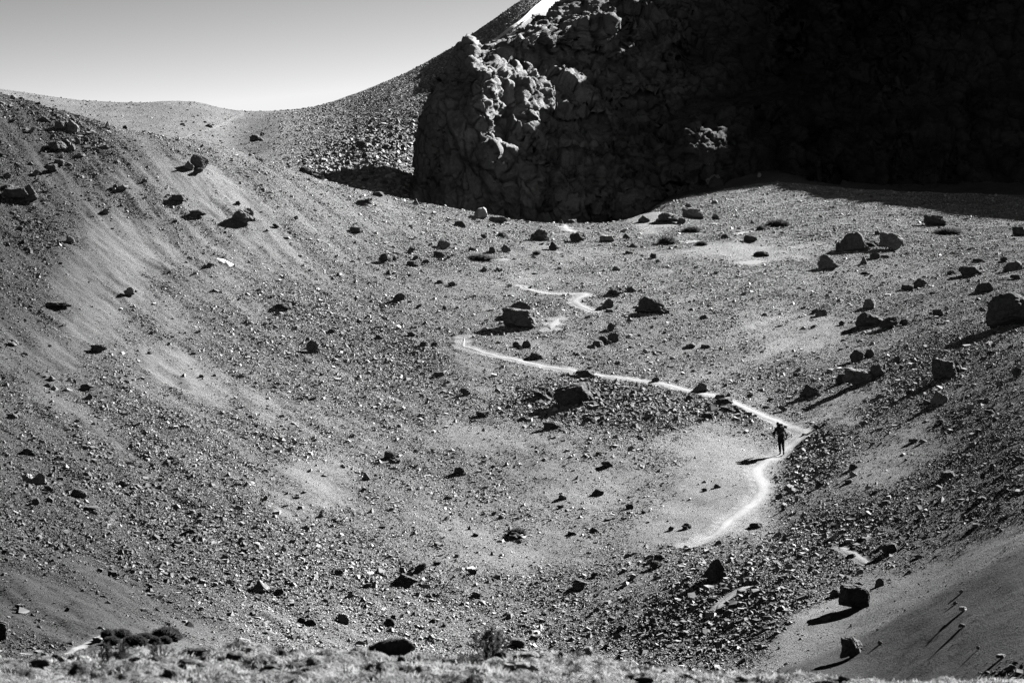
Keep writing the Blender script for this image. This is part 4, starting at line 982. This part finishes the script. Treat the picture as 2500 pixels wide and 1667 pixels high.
# ------------------------------------------------------------------ plants: blades and twigs gathered into one mesh per part
def blades(base, tip, wid, n_seg=2, bend=None):
    """flat tapering blades: base, tip [n,3], wid [n]"""
    n = len(base)
    ax = tip - base
    side = np.cross(ax, rng.normal(size=(n, 3)))
    side /= np.linalg.norm(side, axis=1)[:, None] + 1e-9
    bend = np.zeros((n, 3)) if bend is None else bend
    m = base + ax * .55 + bend
    w = wid[:, None]
    v = np.stack([base - side * w * .5, base + side * w * .5, m + side * w * .42, m - side * w * .42, tip], 1).reshape(-1, 3)
    k = (np.arange(n) * 5)[:, None]
    q = np.concatenate([k + np.array([[0, 1, 2, 3]])], 1)
    t = k + np.array([[3, 2, 4]])
    loops = np.concatenate([q, t], 1).ravel()
    counts = np.tile(np.array([4, 3]), n)
    return v, loops, counts

def plant_material(name, lo, hi, scale=26, attr=False):
    m, n, b = mat_new(name)
    gp = N(n, "ShaderNodeNewGeometry").outputs["Position"]
    v = maprange(n, noise(n, gp, scale, 3, .7), .3, .7, lo, hi)
    if attr:
        at = N(n, "ShaderNodeAttribute"); at.attribute_name = "tone"; v = mathn(n, 'MULTIPLY', v, at.outputs["Fac"])
    cc = N(n, "ShaderNodeCombineColor")
    for i in range(3): n.links.new(v, cc.inputs[i])
    n.links.new(cc.outputs[0], b.inputs["Base Color"])
    tr = N(n, "ShaderNodeBsdfTranslucent"); n.links.new(cc.outputs[0], tr.inputs[0])
    mx = N(n, "ShaderNodeMixShader"); mx.inputs[0].default_value = .35
    out = [x for x in n.nodes if x.type == 'OUTPUT_MATERIAL'][0]
    n.links.new(b.outputs[0], mx.inputs[1]); n.links.new(tr.outputs[0], mx.inputs[2]); n.links.new(mx.outputs[0], out.inputs[0])
    return m
M_dry = plant_material("dry_grass", .20, .66, 7, True)
M_bush = plant_material("dark_shrub_leaf", .03, .10)
M_twig = plant_material("woody_twig", .03, .06)
M_pale = plant_material("feathery_leaf", .05, .16)

def empty(name, loc):
    o = bpy.data.objects.new(name, None); col.objects.link(o); o.location = loc; return o

# turf of the near bank
nG = 90000
gp_, gd_ = rng.uniform(-120, 2620, nG), rng.uniform(17.0, 21.4, nG)
gx_ = (gp_ - CX) / F * gd_
tuft = fbm(gx_ / .28, gd_ / .4, octv=3)
kk = rng.random(nG) < np.clip(.18 + 2.2 * tuft, .02, 1)
gp_, gd_, gx_, tuft = gp_[kk], gd_[kk], gx_[kk], tuft[kk]
gzv = gsample(gp_, gd_)
hgt = (.012 + .03 * rng.random(len(gp_)) ** 2 + .04 * np.clip(tuft, 0, 1))
base = np.stack([gx_, gd_, gzv - .004], -1)
lean = rng.normal(0, .5, (len(gp_), 2))
tip = base + np.column_stack([lean * hgt[:, None], hgt])
v, lo_, cn = blades(base, tip, .004 + .005 * rng.random(len(gp_)))
dk = fbm(gx_ / .35 + 7, gd_ / .55, octv=3)
gt = np.where(rng.random(len(gx_)) < smooth(-.02, .16, dk), .12, 1.0) * rng.uniform(.7, 1.3, len(gx_))
turf = add_mesh("grass", v, lo_, cn, M_dry, {"tone": np.repeat(gt, 5)}, False, "stuff")

def cushion(name, px, base_row, wp, hp, label, cat, group, mat, dens=1.0, spiky=1.0):
    D, z = hit_base(px, base_row)
    y = D + wp * D / F * .3
    x = (px - CX) / F * y
    r = wp * y / F / 2 * 1.08; h = hp * y / F * .82
    z = float(gz(x, y))
    root = empty(name, (x, y, z))
    n = int(900 * dens)
    th = rng.uniform(0, 2 * np.pi, n); ct = rng.random(n) ** .8
    dirv = np.stack([np.sqrt(1 - ct ** 2) * np.cos(th), np.sqrt(1 - ct ** 2) * np.sin(th), ct], -1)
    lump = 1 + .25 * fbm(dirv[:, 0] * 2 + px, dirv[:, 1] * 2, dirv[:, 2] * 2, octv=2)
    shell = dirv * np.array([r, r * .8, h]) * lump[:, None]
    base = shell * .45; tip = shell * (1 + .12 * rng.random(n)[:, None] * spiky) + rng.normal(0, .05, (n, 3)) * h
    tip[:, 2] = np.maximum(tip[:, 2], .01)
    v, lo_, cn = blades(base, tip, (.02 + .02 * rng.random(n)) * max(r, .15) * 2.2)
    add_mesh("foliage", v, lo_, cn, mat, None, False, None, root)
    d, f = ICO[4]
    core = d * np.array([r, r * .8, h]) * .80 * (1 + .2 * fbm(d[:, 0] * 2 + px, d[:, 1] * 2, d[:, 2] * 2, octv=3))[:, None]
    add_mesh("woody_core", core, f, 3, M_twig, None, False, None, root)
    return tagit(root, label, cat, group)
G1 = "cushion shrubs in the near clump"
for a in [(262, 1558, 34, 26, "tall-backed dark cushion shrub where the lower path meets the clump"), (292, 1556, 56, 22, "black cushion shrub between the path end and the big round shrub"), (274, 1572, 40, 20, "low furry cushion shrub closest to the lower path"),
          (330, 1574, 58, 26, "pale-fringed cushion shrub in front middle of the clump"), (345, 1575, 30, 18, "small cushion shrub on the near edge of the clump"), (378, 1572, 30, 20, "round little cushion shrub below the big one"),
          (405, 1562, 72, 38, "biggest round dark cushion shrub of the clump"), (402, 1570, 34, 20, "fuzzy cushion shrub pressed against the biggest one"), (425, 1560, 34, 32, "leaning outer cushion shrub at the sunny end of the clump"), (352, 1556, 44, 12, "flat dark cushion shrub in the middle of the clump")]:
    cushion("cushion_shrub", a[0], a[1], a[2], a[3], a[4], "shrub", G1, M_bush, 1.6)
G2 = "low bushes on the upper flat"
for a in [(1172, 637, 60, 16, "wispy grey bush with a pale sand streak beside it"), (1628, 596, 44, 22, "wispy bush at the near tip of the long sand streak"), (1712, 600, 26, 13, "small round tuft sitting on the long sand streak"), (1858, 563, 24, 15, "round pale tuft at the end of the upper sand streak"),
          (1898, 554, 56, 20, "dark spreading bush behind the upper sand streak"), (1688, 568, 44, 15, "thin dark bush just uphill of the long sand streak"), (2312, 573, 64, 16, "straggling dark bush line near the mountain shadow"), (1262, 1308, 44, 18, "thorny dead bush behind the small dark central lump"), (1310, 622, 20, 9, "little grey tuft on the upper flat")]:
    cushion("low_bush", a[0], a[1], a[2], a[3], a[4], "bush", G2, M_pale if "grey" in a[4] or "wispy" in a[4] or "pale" in a[4] else M_bush, .55, 2.2)
G3 = "dark shrubs on the pass"
for a in [(509, 311, 18, 7, "dark flat shrub beside the far path"), (446, 306, 10, 5, "tiny dark shrub on the far hillside"), (500, 300, 9, 4, "tiny dark shrub just above the far path")]:
    D, z = fhit(a[0], a[1]); r = a[2] * D / F / 2; h = a[3] * D / F
    root = empty("far_shrub", ((a[0] - CX) / F * D, D, z))
    d, f = ICO[4]
    core = d * np.array([r, r, h]) * (1 + .5 * fbm(d[:, 0] * 2.5 + a[0], d[:, 1] * 2.5, d[:, 2] * 2.5, octv=4))[:, None]
    add_mesh("foliage", core, f, 3, M_twig, None, False, None, root)
    tagit(root, a[4], "shrub", G3)

def feather_shrub(px, row, wp, hp, label, nst, mat, group, D=20.3):
    x = (px - CX) / F * D
    r = wp * D / F / 2; h = hp * D / F
    z = float(gz(x, D)) - .01
    root = empty("feathery_shrub", (x, D, z))
    B, T, W, LB, LT, LW = [], [], [], [], [], []
    for i in range(nst):
        a = rng.uniform(0, 2 * np.pi); sp_ = rng.random() ** .6
        end = np.array([r * sp_ * np.cos(a), r * .8 * sp_ * np.sin(a), h * (1.0 - .45 * sp_ ** 2) * rng.uniform(.65, 1.0)])
        p = np.array([.15 * r * np.cos(a), .15 * r * np.sin(a), 0.]); steps = 7
        for s in range(steps):
            q_ = p + (end - p) / (steps - s) + rng.normal(0, .03, 3) * h
            B.append(p); T.append(q_ + (q_ - p) * .1); W.append(.010 * h * (1.4 - s / steps) * 2)
            nl = 3 + 5 * s
            for _ in range(nl):
                o = p + (q_ - p) * rng.random()
                dirn = (q_ - p) / (np.linalg.norm(q_ - p) + 1e-9) + rng.normal(0, .55, 3)
                LB.append(o); LT.append(o + dirn * h * .075 * rng.uniform(.6, 1.3)); LW.append(h * .02)
            p = q_
    v, lo_, cn = blades(np.array(B), np.array(T), np.array(W)); add_mesh("stems", v, lo_, cn, M_twig, None, False, None, root)
    v, lo_, cn = blades(np.array(LB), np.array(LT), np.array(LW)); add_mesh("foliage", v, lo_, cn, mat, None, False, None, root)
    return tagit(root, label, "shrub", group)
G4 = "shrubs growing on the near turf bank"
feather_shrub(1195, 1600, 105, 92, "feathery pale-tipped shrub standing tallest on the near turf bank", 26, M_pale, G4)
feather_shrub(1140, 1605, 60, 40, "low tangled shrub at the foot of the tallest feathery shrub", 16, M_pale, G4, 20.0)
feather_shrub(258, 1630, 34, 60, "thin dark twiggy shrub on the near turf bank below the cushion clump", 12, M_bush, G4, 19.2)
feather_shrub(300, 1640, 60, 55, "wide straggly dark shrub on the near turf bank below the cushion clump", 18, M_bush, G4, 19.0)
feather_shrub(390, 1630, 70, 50, "bushy twig shrub on the near bank beside the turf step", 16, M_bush, G4, 19.6)
feather_shrub(680, 1590, 44, 28, "small dark shrub poking over the bank between shrub clump and mound", 12, M_bush, G4, 20.4)
feather_shrub(1410, 1640, 40, 40, "small dark twiggy shrub below the flat-topped stump rock", 12, M_bush, G4, 19.4)
feather_shrub(955, 1572, 30, 30, "little dark spiky plant on top of the turf mound", 9, M_bush, G4, 20.6)

def bank_rock(px, row, wp, hp, kind, tone, D, name, label, cat, group=None, dep=.8):
    x = (px - CX) / F * D; wm = wp * D / F; hm = hp * D / F
    o = bpy.data.objects.new(name, rock_mesh(kind, len(placed) % 4, True)); col.objects.link(o)
    zt = (HOR - row) / F * D
    z = min(float(gz(x, D)), zt)
    o.location = (x, D, z - .25 * hm); o.scale = (wm, wm * dep, hm * 1.25); o.rotation_euler = (0, 0, random.uniform(-.3, .3)); o.color = (tone, tone, tone, 1)
    placed.append(dict(o=o)); tagit(o, label, cat, group); return o
bank_rock(942, 1612, 140, 56, 'dome', .35, 20.3, "turf_mound", "dark rounded earth mound on the crest of the near bank", "mound", None, .6)
bank_rock(1432, 1617, 74, 25, 'block', .5, 21.2, "rock", "flat-topped stump-like rock half hidden behind the near bank", "rock", None, .5)
bank_rock(63, 1614, 32, 36, 'wedge', .7, 22.0, "rock", "dark fang-shaped rock with a bright edge behind the near bank", "rock", None, .6)
bank_rock(398, 1597, 28, 12, 'dome', 1.6, 21.6, "rock", "dark rock with a white rim peeping over the near bank", "rock", None, .7)
bank_rock(820, 1598, 40, 26, 'crag', 2.0, 20.8, "rock", "pale jagged rock beside the turf mound on the bank crest", "rock", None, .7)
bank_rock(500, 1606, 130, 24, 'slab', .35, 20.2, "turf_step", "dark overhanging turf step on the near bank", "turf step", None, .4)
bank_rock(2010, 1672, 90, 22, 'dome', .7, 20.0, "turf_mound", "low mound at the sunny end of the near bank", "mound", None, .6)
GB = "half-buried stones on the near turf bank"
for k in range(80):
    pxk = rng.uniform(-40, 2200); Dk = rng.uniform(17.6, 20.4)
    if pxk > 1900: Dk = rng.uniform(18.5, 20.4)
    rw = HOR - F * float(gz((pxk - CX) / F * Dk, Dk)) / Dk
    bank_rock(pxk, rw, rng.uniform(14, 56), rng.uniform(8, 20), ['crag', 'dome', 'slab'][k % 3], .4 if k % 4 else 1.6, Dk, "stone", "stone half buried in the turf of the near bank", "stone", GB)
# ------------------------------------------------------------------ the hiker, seen from behind, climbing the trail
HD, HZ = hit_base(1906, 1110)
HX = (1906 - CX) / F * HD
HZ = float(gz(HX, HD)) + .02
def plain_mat(name, v, rough=.8):
    m, n, b = mat_new(name); b.inputs["Roughness"].default_value = rough
    gp = N(n, "ShaderNodeNewGeometry").outputs["Position"]
    f = maprange(n, noise(n, gp, 30, 3, .6), .3, .7, v * .75, v * 1.25)
    cc = N(n, "ShaderNodeCombineColor")
    for i in range(3): n.links.new(f, cc.inputs[i])
    n.links.new(cc.outputs[0], b.inputs["Base Color"]); return m
M_skin = plain_mat("skin", .25); M_jac = plain_mat("jacket_cloth", .03); M_tro = plain_mat("trouser_cloth", .015); M_boot = plain_mat("boot_leather", .05); M_sole = plain_mat("boot_sole", .25)
M_pack = plain_mat("pack_cloth", .02); M_lid = plain_mat("pale_pack_cloth", .75); M_grey = plain_mat("grey_strap", .07); M_matc = plain_mat("foam_mat", .05); M_pole = plain_mat("pole_metal", .12, .4); M_hair = plain_mat("dark_hat", .015)

def skin_obj(name, pts, edges, mat, parent=None, root=0, sub=1):
    """pts: (x, y, z, radius x, radius y)"""
    me = bpy.data.meshes.new(name)
    me.from_pydata([p[:3] for p in pts], edges, [])
    me.materials.append(mat)
    o = bpy.data.objects.new(name, me); col.objects.link(o)
    md = o.modifiers.new("Skin", 'SKIN'); md.use_smooth_shade = True
    if not me.skin_vertices:
        raise RuntimeError("no skin layer")
    for i, p in enumerate(pts):
        me.skin_vertices[0].data[i].radius = (p[3], p[4] if len(p) > 4 else p[3])
        me.skin_vertices[0].data[i].use_root = (i == root)
    s = o.modifiers.new("Subdivision", 'SUBSURF'); s.levels = sub; s.render_levels = sub + 1
    if parent: o.parent = parent
    return o

# body: pelvis, spine, neck, head, arms, legs, one continuous surface
BP = [(.02, .00, .93, .13, .11), (.01, .05, 1.12, .125, .10), (-.03, .13, 1.32, .15, .11), (-.07, .19, 1.43, .10, .08), (-.10, .23, 1.51, .055, .055), (-.12, .26, 1.58, .07, .085), (-.13, .27, 1.65, .078, .095), (-.13, .27, 1.72, .045, .055),
      (-.22, .16, 1.40, .06, .06), (-.34, .14, 1.15, .045, .045), (-.31, .27, .96, .035, .035), (-.305, .31, .92, .026, .036),
      (.12, .18, 1.39, .06, .06), (.27, .13, 1.16, .045, .045), (.345, .17, .93, .035, .035), (.352, .19, .87, .026, .036),
      (-.06, .00, .85, .09, .09), (-.045, .08, .47, .06, .06), (-.02, .02, .09, .042, .042), (-.02, .10, .04, .04, .03), (-.02, .19, .035, .032, .025),
      (.11, -.01, .85, .09, .09), (.125, -.02, .48, .06, .06), (.135, -.22, .15, .042, .042), (.137, -.19, .07, .04, .03), (.138, -.11, .03, .032, .025)]
BE = [(0, 1), (1, 2), (2, 3), (3, 4), (4, 5), (5, 6), (6, 7), (3, 8), (8, 9), (9, 10), (10, 11), (3, 12), (12, 13), (13, 14), (14, 15),
      (0, 16), (16, 17), (17, 18), (18, 19), (19, 20), (0, 21), (21, 22), (22, 23), (23, 24), (24, 25)]
def fingers(palm, hand, fwd, across, curl):
    """five finger chains rooted in the palm: four unequal fingers and a thumb from the side"""
    i0 = len(BP)
    f_ = np.array(fwd, float); a_ = np.array(across, float); c_ = np.array(curl, float); p_ = np.array(palm, float)
    for k, L in enumerate((.075, .085, .08, .062)):
        st = p_ + a_ * (.03 - .02 * k) + f_ * .02
        m1 = st + f_ * L * .55 + c_ * .012; m2 = m1 + (f_ * .35 + c_ * .8) * L * .45; m3 = m2 + (c_ * .8 - f_ * .45) * L * .35
        j = len(BP)
        for q in (m1, m2, m3): BP.append((*q, .009, .009))
        BE.extend([(hand, j), (j, j + 1), (j + 1, j + 2)])
    st = p_ + a_ * .04
    j = len(BP)
    BP.append((*(st + f_ * .012 + c_ * .01), .011, .011)); BP.append((*(st + f_ * .035 + c_ * .035), .009, .009))
    BE.extend([(hand, j), (j, j + 1)])
fingers(BP[11][:3], 11, (0, .55, -.83), (.75, -.45, -.3), (.35, .6, .4))
fingers(BP[15][:3], 15, (.05, .1, -.99), (-.2, .97, .1), (-.9, .1, .1))
person = skin_obj("person", BP, BE, M_skin)
person.location = (HX, HD, HZ)
tagit(person, "lone hiker seen from behind in dark clothes, climbing the pale trail with a heavy pack", "person")
# clothing follows the body
J = [(.02, .00, .92, .185, .155), (.01, .05, 1.12, .165, .135), (-.03, .13, 1.32, .175, .13), (-.07, .19, 1.45, .12, .10), (-.22, .16, 1.41, .085, .085), (-.34, .14, 1.15, .075, .075), (-.32, .25, .99, .05, .05), (.12, .18, 1.40, .085, .085), (.27, .13, 1.16, .07, .07), (.34, .165, .97, .048, .048), (.02, .00, .80, .19, .16)]
skin_obj("jacket", J, [(0, 1), (1, 2), (2, 3), (3, 4), (4, 5), (5, 6), (3, 7), (7, 8), (8, 9), (0, 10)], M_jac, person)
# loose flap of the jacket hanging from the bent elbow
skin_obj("sleeve_fold", [(-.30, .12, 1.28, .05, .05), (-.39, .11, 1.13, .085, .07), (-.40, .12, 1.03, .05, .05)], [(0, 1), (1, 2)], M_jac, person)
T_ = [(.02, .00, .90, .165, .135), (-.07, .00, .80, .115, .115), (-.045, .08, .47, .085, .085), (-.02, .02, .12, .066, .066), (.115, -.01, .80, .115, .115), (.125, -.02, .48, .082, .082), (.135, -.22, .18, .064, .064)]
skin_obj("trousers", T_, [(0, 1), (1, 2), (2, 3), (0, 4), (4, 5), (5, 6)], M_tro, person)
for pts in ([(-.02, .01, .11, .058, .058), (-.02, .08, .055, .055, .05), (-.02, .20, .045, .045, .04)], [(.135, -.22, .16, .058, .058), (.137, -.20, .08, .055, .05), (.138, -.11, .03, .045, .04)]):
    bo = skin_obj("boot", pts, [(0, 1), (1, 2)], M_boot, person)
    so = skin_obj("sole", [(pts[1][0], pts[1][1] - .055, pts[1][2] - .05 + (.03 if pts[1][1] < 0 else 0), .045, .015), (pts[2][0], pts[2][1] + .02, pts[2][2] - .035, .04, .012)], [(0, 1)], M_sole, bo, 0, 1)
skin_obj("hat", [(-.125, .265, 1.62, .088, .10), (-.13, .27, 1.70, .082, .095), (-.13, .27, 1.75, .05, .06)], [(0, 1), (1, 2)], M_hair, person)
# face, turned up the trail
for q, r_ in (((-.13, .365, 1.655), .014), ((-.158, .352, 1.675), .008), ((-.102, .352, 1.675), .008)):
    d, f = ICO[4]
    add_mesh("nose" if r_ > .01 else "eye", d * r_ + np.array(q), f, 3, M_skin if r_ > .01 else M_tro, None, True, None, person)
for sx in (-1, 1):
    d, f = ICO[4]
    add_mesh("ear", d * np.array([.012, .022, .032]) + np.array((-.13 + sx * .078, .265, 1.64)), f, 3, M_skin, None, True, None, person)

def soft_box(name, c, half, mat, parent=None, pw=4.0, bulge=.06, seed=0):
    d, f = ICO[5]
    r = (np.abs(d) ** pw).sum(1) ** (-1 / pw)
    p = d * r[:, None]
    p = p * (1 + bulge * fbm(p[:, 0] * 1.6 + seed, p[:, 1] * 1.6, p[:, 2] * 2.2, octv=3))[:, None]
    return add_mesh(name, p * np.array(half) + np.array(c), f, 3, mat, None, True, None, parent)
pack = empty("backpack", (HX, HD, HZ))
tagit(pack, "large dark trekking backpack with a pale lid patch on the hiker's back", "backpack")
soft_box("pack_body", (-.01, -.10, 1.34), (.19, .15, .27), M_pack, pack, 3.2, .10)
soft_box("pack_lid", (-.04, -.06, 1.60), (.17, .15, .075), M_pack, pack, 2.6, .12, 3)
soft_box("front_pocket", (.02, -.24, 1.31), (.125, .05, .13), M_grey, pack, 3, .1, 5)
soft_box("pale_patch", (.03, -.235, 1.50), (.075, .035, .055), M_lid, pack, 2.6, .35, 7)
soft_box("hip_belt", (.0, -.08, 1.10), (.235, .17, .055), M_grey, pack, 3, .08, 9)
soft_box("pale_strap", (.09, -.255, 1.175), (.085, .018, .02), M_lid, pack, 2.5, .3, 11)
for sx in (-1, 1):
    skin_obj("shoulder_strap", [(-.06 + .10 * sx, .02, 1.50, .025, .012), (-.07 + .12 * sx, .20, 1.50, .028, .012), (-.05 + .13 * sx, .27, 1.34, .028, .012), (-.02 + .16 * sx, .16, 1.14, .022, .012)], [(0, 1), (1, 2), (2, 3)], M_pack, pack)
mat_roll = empty("sleeping_mat", (HX, HD, HZ))
th = np.linspace(0, 2 * np.pi, 33)[:-1]
ring = lambda y, r: np.column_stack([.235 + 0 * th + r * np.cos(th), np.full(32, y), 1.50 + r * np.sin(th)])
def roll_mesh(name, c, half_len, r, mat, parent):
    ax_ = Vector((1, -.25, -.18)).normalized(); up = Vector((0, 0, 1)); s1 = ax_.cross(up).normalized(); s2 = s1.cross(ax_)
    vv, fc = [], []
    prof = [(-half_len, r * .3), (-half_len, r), (half_len, r), (half_len, r * .3)]
    for a, rr in prof:
        for k, t in enumerate(th):
            w = 1 + .04 * math.sin(3 * t)
            p = Vector(c) + ax_ * a + (s1 * math.cos(t) + s2 * math.sin(t)) * rr * w
            vv.append(p[:])
    for i in range(3):
        for k in range(32):
            fc.append((i * 32 + k, i * 32 + (k + 1) % 32, (i + 1) * 32 + (k + 1) % 32, (i + 1) * 32 + k))
    return add_mesh(name, np.array(vv), np.array(fc), 4, mat, None, True, None, parent)
roll_mesh("mat_roll", (.235, -.06, 1.49), .10, .075, M_matc, mat_roll)
roll_mesh("tie_strap", (.235, -.06, 1.49), .012, .079, M_pack, mat_roll)
tagit(mat_roll, "rolled dark sleeping mat tied beside the top of the hiker's backpack", "sleeping mat")

pole = empty("trekking_pole", (HX, HD, HZ))
h0, h1 = (-.30, .325, .98), (-.315, .42, float(gz(HX - .315, HD + .42)) - HZ - .02)
def tube(name, a, b_, r0, r1, mat, parent, seg=12):
    a, b_ = Vector(a), Vector(b_); ax_ = (b_ - a).normalized(); s1 = ax_.cross(Vector((1, 0, 0))).normalized(); s2 = s1.cross(ax_)
    vv, fc = [], []
    for p, r in ((a, r0), (a.lerp(b_, .5), (r0 + r1) / 2), (b_, r1)):
        for k in range(seg):
            t = 2 * math.pi * k / seg; vv.append((p + (s1 * math.cos(t) + s2 * math.sin(t)) * r)[:])
    for i in range(2):
        for k in range(seg): fc.append((i * seg + k, i * seg + (k + 1) % seg, (i + 1) * seg + (k + 1) % seg, (i + 1) * seg + k))
    return add_mesh(name, np.array(vv), np.array(fc), 4, mat, None, True, None, parent)
tube("shaft", h0, h1, .010, .007, M_pole, pole)
up_ = Vector(h0) + (Vector(h0) - Vector(h1)).normalized() * .06
dn_ = Vector(h0).lerp(Vector(h1), .10)
tube("grip", up_, dn_, .017, .015, M_pack, pole)
bs = Vector(h1).lerp(Vector(h0), .06)
tube("basket", bs, bs + Vector((0, 0, .012)), .035, .03, M_pack, pole)
tagit(pole, "thin trekking pole planted on the trail at the hiker's shaded side", "trekking pole")
